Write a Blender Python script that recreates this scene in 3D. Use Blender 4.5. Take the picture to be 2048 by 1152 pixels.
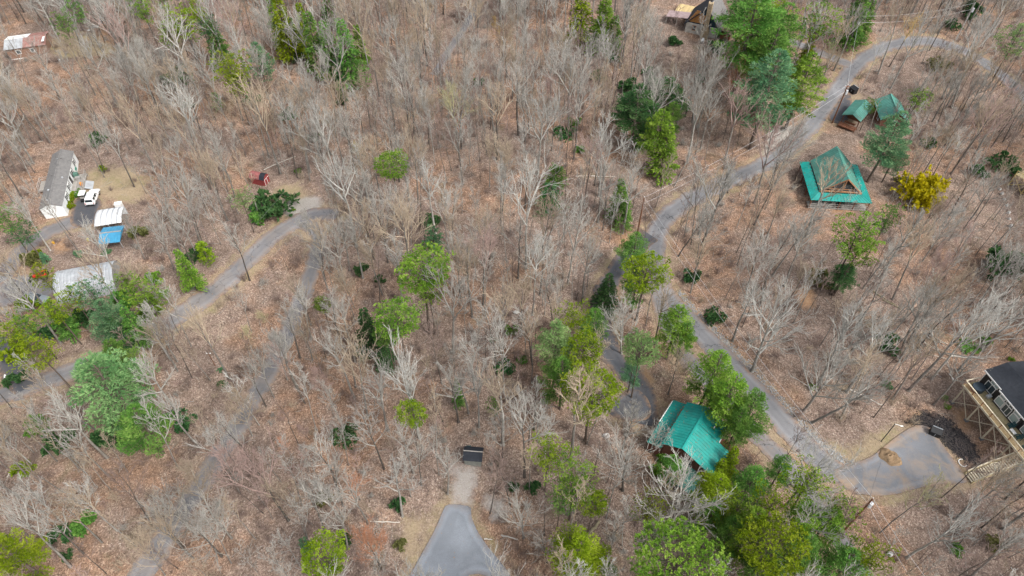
import bpy, bmesh, math, random
import numpy as np
from mathutils import Vector, Matrix, Euler, geometry

for o in list(bpy.data.objects): bpy.data.objects.remove(o)
SC = bpy.context.scene
COL = SC.collection
R = math.radians

# ---------------------------------------------------------------- camera (a drone 95 m up, looking down 48.5 degrees)
CAM_H, CAM_PITCH, FPX, PW, PH = 95.0, R(48.5), 1384.0, 2048, 1152
cd = bpy.data.cameras.new("camera"); cam = bpy.data.objects.new("camera", cd); COL.objects.link(cam)
cam.location = (0, 0, CAM_H); cam.rotation_euler = (R(90) - CAM_PITCH, 0, 0)
cd.sensor_width = 36.0; cd.lens = FPX / PW * 36.0; cd.clip_start = 0.5; cd.clip_end = 5000
SC.camera = cam

# ---------------------------------------------------------------- sky and sun: bright overcast
SUN_EL, SUN_AZ = R(50), R(128)          # azimuth measured from +Y towards +X
w = bpy.data.worlds.new("World"); SC.world = w; w.use_nodes = True
nt = w.node_tree; nt.nodes.clear()
wo = nt.nodes.new("ShaderNodeOutputWorld"); bg = nt.nodes.new("ShaderNodeBackground")
sky = nt.nodes.new("ShaderNodeTexSky"); sky.sky_type = 'NISHITA'; sky.sun_disc = False
sky.sun_elevation = SUN_EL; sky.sun_rotation = SUN_AZ; sky.air_density = 1.0; sky.dust_density = 4.0; sky.ozone_density = 1.0
hs = nt.nodes.new("ShaderNodeHueSaturation"); hs.inputs['Saturation'].default_value = 0.34
nt.links.new(sky.outputs[0], hs.inputs['Color']); nt.links.new(hs.outputs[0], bg.inputs[0]); nt.links.new(bg.outputs[0], wo.inputs[0])
bg.inputs[1].default_value = 0.15
sd = bpy.data.lights.new("sun", 'SUN'); sun = bpy.data.objects.new("sun", sd); COL.objects.link(sun)
sd.energy = 1.5; sd.angle = R(13); sd.color = (1.0, 0.96, 0.9)
sun.rotation_euler = Vector((-math.sin(SUN_AZ)*math.cos(SUN_EL), -math.cos(SUN_AZ)*math.cos(SUN_EL), -math.sin(SUN_EL))).to_track_quat('-Z', 'Y').to_euler()
SC.view_settings.view_transform = 'Standard'; SC.view_settings.look = 'None'; SC.view_settings.gamma = 1.0
SC.view_settings.use_curve_mapping = False
SC.view_settings.exposure = 0.9
SC.render.engine = 'CYCLES'
SC.cycles.use_denoising = True; SC.cycles.denoiser = 'OPENIMAGEDENOISE'; SC.cycles.denoising_input_passes = 'RGB_ALBEDO_NORMAL'; SC.cycles.denoising_prefilter = 'NONE'
SC.cycles.use_adaptive_sampling = False
SC.cycles.max_bounces = 4; SC.cycles.diffuse_bounces = 2; SC.cycles.glossy_bounces = 2
SC.cycles.transmission_bounces = 3; SC.cycles.transparent_max_bounces = 6
SC.cycles.caustics_reflective = False; SC.cycles.caustics_refractive = False

# ---------------------------------------------------------------- the lie of the land
_sp, _cp = math.sin(CAM_PITCH), math.cos(CAM_PITCH)
HILLS = [(2, 116, 26, 30, 4.0), (-86, 166, 34, 26, 4.5), (-40, 72, 13, 17, -1.8), (60, 88, 14, 10, 2.2),
         (74, 28, 13, 9, 2.0), (95, 185, 40, 26, 5.0), (20, 190, 26, 20, 3.0), (-60, 40, 14, 11, 1.6), (5, 62, 16, 12, 1.2)]
def ground(x, y):
    z = 0.0
    for a, b, sx, sy, h in HILLS:
        z = z + h * np.exp(-((x - a) / sx) ** 2 - ((y - b) / sy) ** 2)
    return z + 0.22 * np.sin(x * 0.21 + 1.3 * np.sin(y * 0.09)) * np.sin(y * 0.17 + 0.6)
def ray(px, py):
    a, b = (px - PW / 2) / FPX, (PH / 2 - py) / FPX
    return a, _cp + b * _sp, -_sp + b * _cp
def at(px, py, h=0.0):
    """the point h metres above the ground on the line of sight through a pixel of the 2048 px photograph"""
    d = ray(px, py); z = h
    for _ in range(12):
        t = (z - CAM_H) / d[2]; z = float(ground(d[0] * t, d[1] * t)) + h
    t = (z - CAM_H) / d[2]
    return Vector((d[0] * t, d[1] * t, z))
def atz(px, py, z):
    d = ray(px, py); t = (z - CAM_H) / d[2]
    return Vector((d[0] * t, d[1] * t, z))
def proj(p):
    v = (p[0], p[1], p[2] - CAM_H); dep = v[1] * _cp - v[2] * _sp; u = v[1] * _sp + v[2] * _cp
    return PW / 2 + FPX * v[0] / dep, PH / 2 - FPX * u / dep
def ppm(p): return FPX / (p[1] * _cp - (p[2] - CAM_H) * _sp)     # photograph pixels per metre at p
def G(x, y): return float(ground(x, y))
def on(x, y, h=0.0): return Vector((x, y, G(x, y) + h))

# ---------------------------------------------------------------- objects, labels, meshes
def tag(o, label=None, cat=None, group=None, kind=None):
    if label: o["label"] = label
    if cat: o["category"] = cat
    if group: o["group"] = group
    if kind: o["kind"] = kind
    return o
def thing(name, label, cat, loc=(0, 0, 0), rz=0.0, group=None):
    o = bpy.data.objects.new(name, None); COL.objects.link(o)
    o.location = loc; o.rotation_euler = (0, 0, rz); o.empty_display_size = 0.3
    return tag(o, label, cat, group)
def link(name, me, parent=None, loc=None, rz=None):
    o = bpy.data.objects.new(name, me); COL.objects.link(o)
    if parent is not None: o.parent = parent
    if loc is not None: o.location = loc
    if rz is not None: o.rotation_euler = (0, 0, rz)
    return o
class MB:
    """collects the faces of one mesh"""
    def __init__(s): s.v = []; s.f = []; s.m = []; s.t = []
    def add(s, vs, fs, mi=0, tint=0.5):
        b = len(s.v); s.v.extend([tuple(p) for p in vs])
        for f in fs: s.f.append(tuple(i + b for i in f)); s.m.append(mi); s.t.append(tint)
        return s
    def box(s, c, d, rz=0.0, mi=0, rot=None):
        x, y, z = d[0] / 2, d[1] / 2, d[2] / 2
        P = [Vector(p) for p in ((-x,-y,-z),(x,-y,-z),(x,y,-z),(-x,y,-z),(-x,-y,z),(x,-y,z),(x,y,z),(-x,y,z))]
        M = rot if rot is not None else Matrix.Rotation(rz, 3, 'Z')
        return s.add([M @ p + Vector(c) for p in P], [(0,3,2,1),(4,5,6,7),(0,1,5,4),(1,2,6,5),(2,3,7,6),(3,0,4,7)], mi)
    def bx(s, x0, x1, y0, y1, z0, z1, mi=0): return s.box(((x0+x1)/2, (y0+y1)/2, (z0+z1)/2), (x1-x0, y1-y0, z1-z0), 0, mi)
    def beam(s, a, b, wd, hd=None, mi=0):
        """a square-cut timber from a to b"""
        a, b = Vector(a), Vector(b); d = b - a; L = d.length
        if L < 1e-6: return s
        q = d.to_track_quat('X', 'Z').to_matrix()
        return s.box((a + b) / 2, (L, wd, hd or wd), 0, mi, q)
    def tube(s, pts, rad, n=6, mi=0, cap=True):
        pts = [Vector(p) for p in pts]; k = len(pts)
        rad = [rad] * k if not hasattr(rad, '__len__') else rad
        vs, fs = [], []
        for i, p in enumerate(pts):
            d = (pts[min(i + 1, k - 1)] - pts[max(i - 1, 0)]); d.normalize()
            a = d.orthogonal() if abs(d.z) > .95 else d.cross(Vector((0, 0, 1))); a.normalize(); b = d.cross(a)
            for j in range(n):
                t = 2 * math.pi * j / n; vs.append(p + (a * math.cos(t) + b * math.sin(t)) * rad[i])
        for i in range(k - 1):
            for j in range(n):
                j2 = (j + 1) % n; fs.append((i*n+j, i*n+j2, (i+1)*n+j2, (i+1)*n+j))
        if cap: fs.append(tuple(range(n - 1, -1, -1))); fs.append(tuple((k-1)*n + j for j in range(n)))
        return s.add(vs, fs, mi)
    def prism(s, poly, a, b, mi=0):
        """a polygon of (u,v) pairs swept between a(u,v) and b(u,v): callables giving points"""
        n = len(poly); vs = [a(*p) for p in poly] + [b(*p) for p in poly]
        fs = [tuple(range(n)), tuple(range(2*n - 1, n - 1, -1))] + [(i, i + n, (i + 1) % n + n, (i + 1) % n) for i in range(n)]
        return s.add(vs, fs, mi)
    def slab(s, corners, th, mi=0):
        """a plate: its top polygon and a thickness below it"""
        c = [Vector(p) for p in corners]; nrm = (c[1] - c[0]).cross(c[2] - c[0]); nrm.normalize()
        if nrm.z < 0: nrm = -nrm
        n = len(c); vs = c + [p - nrm * th for p in c]
        return s.add(vs, [tuple(range(n)), tuple(range(2*n-1, n-1, -1))] + [(i, i + n, (i + 1) % n + n, (i + 1) % n) for i in range(n)], mi)
    def mesh(s, name, mats, smooth=False, fix=True):
        me = bpy.data.meshes.new(name); me.from_pydata(s.v, [], s.f)
        for m in (mats if isinstance(mats, (list, tuple)) else [mats]): me.materials.append(m)
        if len(me.polygons):
            me.polygons.foreach_set("material_index", s.m)
            if smooth: me.polygons.foreach_set("use_smooth", [True] * len(me.polygons))
        if fix:
            b = bmesh.new(); b.from_mesh(me); bmesh.ops.recalc_face_normals(b, faces=b.faces); b.to_mesh(me); b.free()
        me.update(); return me
    def part(s, name, mats, parent=None, smooth=False, kind=None, label=None, fix=True):
        o = link(name, s.mesh(name, mats, smooth, fix), parent)
        if kind: o["kind"] = kind
        if label: o["label"] = label
        return o

# ---------------------------------------------------------------- materials
class NT:
    def __init__(s, name):
        s.m = bpy.data.materials.new(name); s.m.use_nodes = True; s.t = s.m.node_tree; s.t.nodes.clear()
        s.out = s.n('ShaderNodeOutputMaterial')
    def n(s, ty, **kw):
        x = s.t.nodes.new(ty)
        for k, v in kw.items(): setattr(x, k, v)
        return x
    def l(s, a, b): s.t.links.new(a, b)
    def noise(s, scale, detail=4, rough=.55, vec=None, dist=0.0):
        x = s.n('ShaderNodeTexNoise'); x.inputs['Scale'].default_value = scale; x.inputs['Detail'].default_value = detail
        x.inputs['Roughness'].default_value = rough; x.inputs['Distortion'].default_value = dist
        if vec is not None: s.l(vec, x.inputs['Vector'])
        return x.outputs[0]
    def voro(s, scale, vec=None, feature='F1'):
        x = s.n('ShaderNodeTexVoronoi', feature=feature); x.inputs['Scale'].default_value = scale
        if vec is not None: s.l(vec, x.inputs['Vector'])
        return x
    def ramp(s, fac, stops, interp='LINEAR'):
        x = s.n('ShaderNodeValToRGB'); cr = x.color_ramp; cr.interpolation = interp
        while len(cr.elements) < len(stops): cr.elements.new(0.5)
        for e, (p, c) in zip(cr.elements, stops):
            e.position = p; e.color = (c, c, c, 1) if not hasattr(c, '__len__') else (*c, 1)
        s.l(fac, x.inputs[0]); return x.outputs[0]
    def mix(s, fac, a, b, mode='MIX'):
        x = s.n('ShaderNodeMix', data_type='RGBA', blend_type=mode)
        for k, v in ((0, fac), (6, a), (7, b)):
            if hasattr(v, 'default_value'): s.l(v, x.inputs[k])
            else: x.inputs[k].default_value = v if not hasattr(v, '__len__') else (*v, 1)
        return x.outputs[2]
    def math(s, op, a, b=0.0, clamp=False):
        x = s.n('ShaderNodeMath', operation=op, use_clamp=clamp)
        for k, v in ((0, a), (1, b)):
            if hasattr(v, 'default_value'): s.l(v, x.inputs[k])
            else: x.inputs[k].default_value = v
        return x.outputs[0]
    def attr(s, name): return s.n('ShaderNodeAttribute', attribute_name=name)
    def rnd(s): return s.n('ShaderNodeObjectInfo').outputs['Random']
    def bsdf(s, col, rough=.8, bump=None, bs=.4, bd=.05, spec=.3, metal=0.0):
        x = s.n('ShaderNodeBsdfPrincipled')
        if hasattr(col, 'default_value'): s.l(col, x.inputs['Base Color'])
        else: x.inputs['Base Color'].default_value = (*col, 1)
        if hasattr(rough, 'default_value'): s.l(rough, x.inputs['Roughness'])
        else: x.inputs['Roughness'].default_value = rough
        x.inputs['Specular IOR Level'].default_value = spec; x.inputs['Metallic'].default_value = metal
        if bump is not None:
            b = s.n('ShaderNodeBump'); b.inputs['Strength'].default_value = bs; b.inputs['Distance'].default_value = bd
            s.l(bump, b.inputs['Height']); s.l(b.outputs[0], x.inputs['Normal'])
        s.l(x.outputs[0], s.out.inputs[0]); return x
    def pos(s): return s.n('ShaderNodeNewGeometry').outputs['Position']
    def obj(s): return s.n('ShaderNodeTexCoord').outputs['Object']
MATS = {}
def paint(name, col, rough=.6, var=.18, scale=1.5, spec=.3, dirt=None, metal=0.0):
    """a coloured surface with mottling and grime"""
    if name in MATS: return MATS[name]
    t = NT(name); p = t.obj()
    f = t.ramp(t.noise(scale, 6, .6, p), [(.3, 1 - var), (.7, 1 + var * .6)])
    c = t.mix(1.0, col, f, 'MULTIPLY')
    if dirt:
        c = t.mix(t.ramp(t.noise(scale * .6, 7, .7, p), [(.5, 0), (.72, dirt[0])]), c, dirt[1])
    t.bsdf(c, rough, t.noise(scale * 12, 3, .6, p), .25, .01, spec, metal)
    MATS[name] = t.m; return t.m
def wood(name, col, col2, scale=1.0, rough=.8):
    if name in MATS: return MATS[name]
    t = NT(name); p = t.obj(); mp = t.n('ShaderNodeMapping'); mp.inputs['Scale'].default_value = (1.2*scale, 1.2*scale, 7*scale); t.l(p, mp.inputs[0])
    f = t.ramp(t.noise(2.2, 6, .65, mp.outputs[0]), [(.3, 0), (.7, 1)])
    c = t.mix(f, col, col2); r = t.ramp(t.rnd(), [(0, .82), (1, 1.15)])
    t.bsdf(t.mix(1.0, c, r, 'MULTIPLY'), rough, f, .3, .01, .2); MATS[name] = t.m; return t.m
def glass(name, col=(.05, .07, .08), rough=.08):
    if name in MATS: return MATS[name]
    t = NT(name); t.bsdf(col, rough, None, spec=.8); MATS[name] = t.m; return t.m
# ================================================================ ROADS (centre lines in photograph pixels, laid on the land)
def crom(P, step=1.0):
    out = []; n = len(P)
    for i in range(n - 1):
        p0, p1, p2, p3 = P[max(i-1, 0)], P[i], P[i+1], P[min(i+2, n-1)]
        k = max(2, int((p2 - p1).length / step))
        for j in range(k):
            t = j / k
            out.append(.5 * ((2*p1) + (p2-p0)*t + (2*p0-5*p1+4*p2-p3)*t*t + (3*p1-p0-3*p2+p3)*t*t*t))
    out.append(P[-1]); return out
ROADS = {
 'road_right': ([(2120,255),(2048,190),(1990,140),(1930,103),(1868,84),(1800,86),(1742,108),(1694,152),(1655,208),(1612,262),(1560,308),(1498,343),(1430,375),(1372,405),(1330,438),(1312,475),(1312,530),(1322,575),(1352,616),(1402,667),(1462,731),(1520,793),(1572,850),(1622,905),(1672,944),(1722,968)], 4.2),
 'road_lower': ([(1318,560),(1322,610),(1345,670),(1392,738),(1448,798),(1500,853),(1550,908),(1594,955),(1632,1010),(1666,1062),(1700,1115),(1740,1175)], 3.3),
 'road_left': ([(-90,830),(0,792),(80,766),(160,736),(258,696),(345,640),(425,585),(498,518),(555,466),(600,440),(640,428),(675,430)], 4.2),
 'road_left_lower': ([(610,446),(634,462),(636,500),(620,552),(598,608),(572,672),(538,744),(498,815),(452,892),(404,964),(356,1038),(312,1102),(265,1182)], 3.5),
 'driveway_cabin': ([(1300,470),(1252,520),(1212,580),(1200,640),(1214,690),(1238,728),(1276,770),(1292,812),(1290,850)], 4.0),
 'driveway_home': ([(-60,620),(-10,570),(38,508),(90,468),(140,446),(196,438)], 4.0),
 'driveway_spur': ([(-60,660),(-6,690),(20,728),(52,778)], 4.2),
 'driveway_upper': ([(1560,70),(1600,90),(1650,110),(1700,130)], 3.0),
 'track_top': ([(868,150),(900,98),(935,45),(968,-12),(1000,-70)], 2.6),
}
PADS = {
 'parking_pad': [(1700,985),(1660,945),(1690,930),(1738,918),(1772,890),(1808,862),(1838,848),(1868,860),(1884,890),(1910,925),(1935,960),(1930,968),(1880,968),(1830,978),(1790,990),(1750,993)],
 'turnaround_pad': [(885,1024),(892,1009),(916,1009),(942,1013),(942,1026),(945,1042),(962,1075),(985,1105),(1010,1135),(1040,1180),(1000,1195),(975,1153),(955,1147),(932,1152),(920,1190),(790,1190),(820,1150),(845,1105),(870,1060)],
 'cabin_apron': [(1697,178),(1705,205),(1706,222),(1690,252),(1650,240),(1668,214),(1686,190)],
 'carport_apron': [(148,408),(152,398),(170,396),(202,396),(205,412),(196,424),(194,452),(150,456),(138,446)],
 'garage_apron': [(-10,572),(30,552),(66,548),(112,566),(114,596),(80,600),(40,606),(-10,620)],
 'cabin_drive_pad': [(1268,772),(1300,800),(1304,838),(1270,845),(1235,838),(1212,824),(1228,800)],
}
RL = {k: crom([Vector((*at(*q).xy, 0)) for q in pts], 1.0) for k, (pts, wd) in ROADS.items()}
PL = {k: [Vector((*at(*q).xy, 0)) for q in pts] for k, pts in PADS.items()}
def smooth_poly(P, it=2):
    for _ in range(it):
        Q = []
        for i, p in enumerate(P):
            q = P[(i + 1) % len(P)]; Q += [p * .75 + q * .25, p * .25 + q * .75]
        P = Q
    return P
PL = {k: smooth_poly(v, 1 if k in ('turnaround_pad', 'parking_pad') else 2) for k, v in PL.items()}
_rp = np.array([(p.x, p.y, ROADS[k][1] / 2) for k, L in RL.items() for p in L])
def in_poly(x, y, P):
    c = np.zeros(np.shape(x), bool); n = len(P)
    for i in range(n):
        a, b = P[i], P[(i + 1) % n]
        k = ((a[1] > y) != (b[1] > y)); dy = (b[1] - a[1]) or 1e-9
        c ^= k & (x < (b[0] - a[0]) * (y - a[1]) / dy + a[0])
    return c
def poly_dist(x, y, P):
    """signed distance to a polygon, negative inside"""
    d = np.full(np.shape(x), 1e9)
    for i in range(len(P)):
        a, b = P[i], P[(i + 1) % len(P)]; ex, ey = b[0]-a[0], b[1]-a[1]; L = ex*ex + ey*ey + 1e-9
        t = np.clip(((x - a[0])*ex + (y - a[1])*ey) / L, 0, 1)
        d = np.minimum(d, np.hypot(x - a[0] - t*ex, y - a[1] - t*ey))
    return np.where(in_poly(x, y, P), -d, d)
def road_dist(x, y):
    d = np.full(np.shape(x), 1e9)
    for i in range(0, len(_rp), 2): d = np.minimum(d, np.hypot(x - _rp[i, 0], y - _rp[i, 1]) - _rp[i, 2])
    for P in PL.values(): d = np.minimum(d, poly_dist(x, y, P))
    return d

def mat_asphalt(name, base, tan=.0, edge_leaf=.8, cracks=.8):
    base = tuple(x * .85 for x in base)
    t = NT(name); p = t.pos(); uv = t.attr('edge').outputs['Fac']
    big = t.ramp(t.noise(.13, 5, .6, p), [(.3, .74), (.7, 1.2)])
    fine = t.ramp(t.noise(9, 5, .7, p), [(.25, .82), (.75, 1.18)])
    c = t.mix(1.0, t.mix(1.0, base, big, 'MULTIPLY'), fine, 'MULTIPLY')
    # wheel tracks worn paler, seams and patches darker
    tr = t.ramp(uv, [(0, .97), (.28, .90), (.5, 1.1), (.68, 1.04), (.85, .88), (1, .95)])
    c = t.mix(1.0, c, tr, 'MULTIPLY')
    c = t.mix(t.math('MULTIPLY', t.ramp(uv, [(.93, 0), (.98, .7)]), t.ramp(t.noise(.4, 4, .6, p), [(.4, .2), (.6, 1)])), c, (.06, .058, .06))  # dark line painted along the edges to suggest the asphalt's edge shadow
    v = t.voro(.33, p, 'DISTANCE_TO_EDGE'); wob = t.n('ShaderNodeVectorMath', operation='ADD')
    nz = t.n('ShaderNodeTexNoise'); nz.inputs['Scale'].default_value = .6; nz.inputs['Detail'].default_value = 4; t.l(p, nz.inputs['Vector'])
    sc = t.n('ShaderNodeVectorMath', operation='SCALE'); sc.inputs['Scale'].default_value = 3.0; t.l(nz.outputs[1], sc.inputs[0])
    t.l(p, wob.inputs[0]); t.l(sc.outputs[0], wob.inputs[1]); t.l(wob.outputs[0], v.inputs['Vector'])
    crack = t.math('MULTIPLY', t.ramp(v.outputs['Distance'], [(0, 1), (.02, 0)]), t.ramp(t.noise(.11, 2, .5, p), [(.40, 0), (.55, cracks)]))
    c = t.mix(crack, c, (.03, .03, .035))
    patch = t.ramp(t.noise(.07, 2, .4, p, 1.0), [(.54, 0), (.57, .4)])
    c = t.mix(patch, c, tuple(x * .7 for x in base))
    if tan: c = t.mix(t.ramp(t.noise(.3, 6, .7, p, .6), [(.42, 0), (.7, tan)]), c, (.34, .25, .17))
    # sand, grit and blown leaves along the edges
    e = t.math('MULTIPLY', t.ramp(uv, [(.5, 0), (.95, 1)]), t.ramp(t.noise(.9, 6, .75, p), [(.38, 0), (.58, 1)]))
    lv = t.ramp(t.noise(5, 5, .8, p), [(.3, (.16, .085, .05)), (.5, (.30, .19, .12)), (.7, (.42, .31, .21))])
    c = t.mix(t.math('MULTIPLY', e, edge_leaf), c, lv)
    sp = t.voro(1.1, p); spk = t.math('MULTIPLY', t.ramp(sp.outputs['Distance'], [(.08, 1), (.13, 0)]), t.ramp(t.noise(.25, 3, .5, p), [(.42, 0), (.58, .85)]))
    c = t.mix(spk, c, (.30, .18, .10))
    t.bsdf(c, .85, t.noise(30, 3, .7, p), .3, .01, .25); return t.m
M_ROAD = mat_asphalt('asphalt_worn', (.235, .235, .245))
M_ROADL = mat_asphalt('asphalt_old', (.225, .222, .23), .25)
M_PAD = mat_asphalt('asphalt_pale', (.25, .275, .31), .0, .3, .12)
M_DARK = mat_asphalt('asphalt_dark', (.095, .102, .118), .1)
M_SANDY = mat_asphalt('asphalt_sandy', (.225, .235, .255), .85, .6, .2)
M_TRACK = mat_asphalt('asphalt_grey', (.205, .203, .21), .2, .8)  # a slightly darker grey than the old asphalt
def face_attr(me, name, vals, dom='POINT', ty='FLOAT'):
    a = me.attributes.new(name, ty, dom); a.data.foreach_set('value', np.asarray(vals, dtype=np.float32).ravel())
rr = random.Random(5)
def road(key, name, mat, off):
    L = RL[key]; wd = ROADS[key][1]; K = 9; vs, fs, ed = [], [], []
    for i, p in enumerate(L):
        d = (L[min(i + 1, len(L)-1)] - L[max(i - 1, 0)]); d.normalize(); nrm = Vector((-d.y, d.x, 0))
        s = i * 1.0; jl = .16*math.sin(s*.9)+.12*math.sin(s*2.3+1)+rr.uniform(-.1, .1); jr = .16*math.sin(s*.7+2)+.12*math.sin(s*1.9)+rr.uniform(-.1, .1)
        for k in range(K):
            u = k / (K - 1) * 2 - 1; h = wd / 2 + (jl if u < 0 else jr)
            q = p + nrm * u * h; vs.append((q.x, q.y, G(q.x, q.y) + off - (.05 if k in (0, K-1) else 0))); ed.append(abs(u))
    for i in range(len(L) - 1):
        for k in range(K - 1): fs.append((i*K+k, i*K+k+1, (i+1)*K+k+1, (i+1)*K+k))
    mb = MB(); mb.add(vs, fs); me = mb.mesh(name, mat, True); face_attr(me, 'edge', ed)
    return tag(link(name, me), kind='structure')
def pad(P, name, mat, off, kind='structure', grid=1.2):
    xs = [p[0] for p in P]; ys = [p[1] for p in P]; pts = [Vector((p[0], p[1])) for p in P]; nb = len(pts)
    gx, gy = np.meshgrid(np.arange(min(xs), max(xs), grid), np.arange(min(ys), max(ys), grid)); gx, gy = gx.ravel(), gy.ravel()
    k = poly_dist(gx, gy, P) < -.5
    pts += [Vector((x, y)) for x, y in zip(gx[k], gy[k])]
    r = geometry.delaunay_2d_cdt(pts, [], [list(range(nb))], 1, 1e-4)
    V, F = r[0], r[2]
    ed = np.clip(1 - np.maximum(0, -poly_dist(np.array([v.x for v in V]), np.array([v.y for v in V]), P)) / 1.6, 0, 1)
    mb = MB(); mb.add([(v.x, v.y, G(v.x, v.y) + off) for v in V], [tuple(f) for f in F]); me = mb.mesh(name, mat, True); face_attr(me, 'edge', ed)
    for p in me.polygons:
        if p.normal.z < 0: p.flip()
    return tag(link(name, me), kind=kind)
road('road_right', 'road', M_ROAD, .07)
road('road_lower', 'road', M_ROADL, .09)
road('road_left', 'road', M_ROADL, .07)
road('road_left_lower', 'road', M_TRACK, .09)
road('driveway_cabin', 'driveway', M_DARK, .10)
road('driveway_home', 'driveway', M_ROADL, .07)
road('driveway_spur', 'driveway', M_DARK, .09)
road('driveway_upper', 'driveway', M_ROADL, .09)
road('track_top', 'road', M_TRACK, .07)
pad(PL['parking_pad'], 'parking_pavement', M_SANDY, .11)
pad(PL['turnaround_pad'], 'turnaround_pavement', M_PAD, .07)
pad(PL['cabin_apron'], 'driveway', M_DARK, .11)
pad(PL['carport_apron'], 'driveway', M_DARK, .11)
pad(PL['garage_apron'], 'driveway', M_ROADL, .11)
pad(PL['cabin_drive_pad'], 'driveway', M_DARK, .13)

# ================================================================ GROUND: leaf litter, dry grass, clay and gravel
GRASS = [[(160,350),(205,330),(260,335),(300,360),(290,400),(250,405),(210,395),(170,378)], [(560,372),(600,366),(640,420),(600,430),(570,425),(540,392)],
         [(1520,868),(1560,905),(1610,965),(1650,1000),(1660,960),(1600,900),(1545,850)], [(1330,470),(1345,520),(1342,590),(1332,580),(1322,500)],
         [(300,640),(380,600),(440,560),(500,520),(540,500),(520,540),(440,610),(350,670),(280,700)], [(90,90),(140,60),(200,70),(240,100),(200,110),(120,115)],
         [(1640,880),(1700,895),(1760,860),(1820,850),(1800,880),(1740,925),(1680,930)], [(810,1040),(850,1035),(830,1110),(800,1120)], [(1705,175),(1722,190),(1725,212),(1708,215)]]
CLAY = [[(1660,405),(1700,400),(1705,425),(1668,425)], [(1560,865),(1600,905),(1650,955),(1640,962),(1590,912)], [(1590,575),(1625,572),(1630,610),(1600,615)],
        [(0,585),(30,545),(75,490),(66,480),(15,540),(-10,565)], [(105,490),(130,478),(140,500),(112,508)], [(1235,470),(1262,465),(1255,505),(1235,500)],
        [(1215,610),(1235,600),(1240,640),(1220,645)], [(1285,735),(1300,745),(1308,800),(1300,805)], [(1900,810),(1930,820),(1945,860),(1925,862)], [(195,60),(225,70),(240,90),(200,85)]]
GRAVEL = [[(1348,604),(1408,660),(1470,724),(1528,786),(1582,843),(1640,900),(1700,935),(1690,922),(1650,890),(1592,836),(1538,778),(1480,716),(1418,652),(1356,598)], [(905,930),(952,935),(948,975),(940,1012),(905,1010),(910,970)], [(965,990),(1005,1000),(1010,1035),(985,1040)], [(560,400),(640,392),(640,430),(600,436),(565,425)], [(1540,260),(1600,250),(1620,275),(1570,320),(1520,335)]]
DARKM = [[(1812,842),(1850,820),(1890,832),(1920,860),(1950,890),(1962,918),(1932,928),(1900,900),(1872,872),(1840,858)]]
def wp(L): return [[at(*q).xy for q in P] for P in L]
GRASS, CLAY, GRAVEL, DARKM = wp(GRASS), wp(CLAY), wp(GRAVEL), wp(DARKM)
def axis(a, b, lo, hi, st):
    return np.concatenate([np.linspace(a, lo, 14)[:-1], np.arange(lo, hi, st), np.linspace(hi, b, 14)])
gx, gy = axis(-900, 900, -165, 165, 1.0), axis(-400, 1400, 12, 228, 1.0)
X, Y = np.meshgrid(gx, gy); Z = ground(X, Y); nx, ny = len(gx), len(gy)
rd = road_dist(X.ravel(), Y.ravel()).reshape(X.shape)
_rs = np.random.RandomState(3); bump = _rs.uniform(-1, 1, X.shape)
bump = (bump + np.roll(bump, 1, 0) + np.roll(bump, 1, 1) + np.roll(bump, (1, 1), (0, 1))) / 4
Z = Z + bump * .42 * np.clip((rd - 1.2) / 3, 0, 1) - .03 * (rd < .6)
def zone(L, soft):
    z = np.zeros(X.size)
    for P in L: z = np.maximum(z, np.clip(.5 - poly_dist(X.ravel(), Y.ravel(), P) / soft, 0, 1))
    return z
me = bpy.data.meshes.new('ground'); me.vertices.add(nx * ny)
me.vertices.foreach_set('co', np.stack([X, Y, Z], -1).astype(np.float32).ravel())
i = np.arange(nx * ny).reshape(ny, nx); quads = np.stack([i[:-1, :-1], i[:-1, 1:], i[1:, 1:], i[1:, :-1]], -1).reshape(-1, 4)
me.loops.add(quads.size); me.loops.foreach_set('vertex_index', quads.astype(np.int32).ravel()); me.polygons.add(len(quads))
me.polygons.foreach_set('loop_start', np.arange(0, quads.size, 4, dtype=np.int32)); me.polygons.foreach_set('use_smooth', [True] * len(quads)); me.update()
_q = np.array([proj((x, y, 0)) if y > 5 else (0, 0) for x, y in zip(X.ravel(), Y.ravel())])
_low = ((_q[:, 0] < 680) & (_q[:, 1] > 470 + .0 * _q[:, 0]) & (_q[:, 1] > 1150 - 1.05 * _q[:, 0])) | ((_q[:, 0] < 1010) & (_q[:, 1] < 200))
verge = np.clip(1 - np.abs(rd.ravel() - .4) / 2.2, 0, 1) * np.where(_low, .2, .62)
face_attr(me, 'grass', np.maximum(zone(GRASS, 5), verge)); face_attr(me, 'clay', zone(CLAY, 3)); face_attr(me, 'gravel', zone(GRAVEL, 3)); face_attr(me, 'mulch', zone(DARKM, 2.5))
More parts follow.
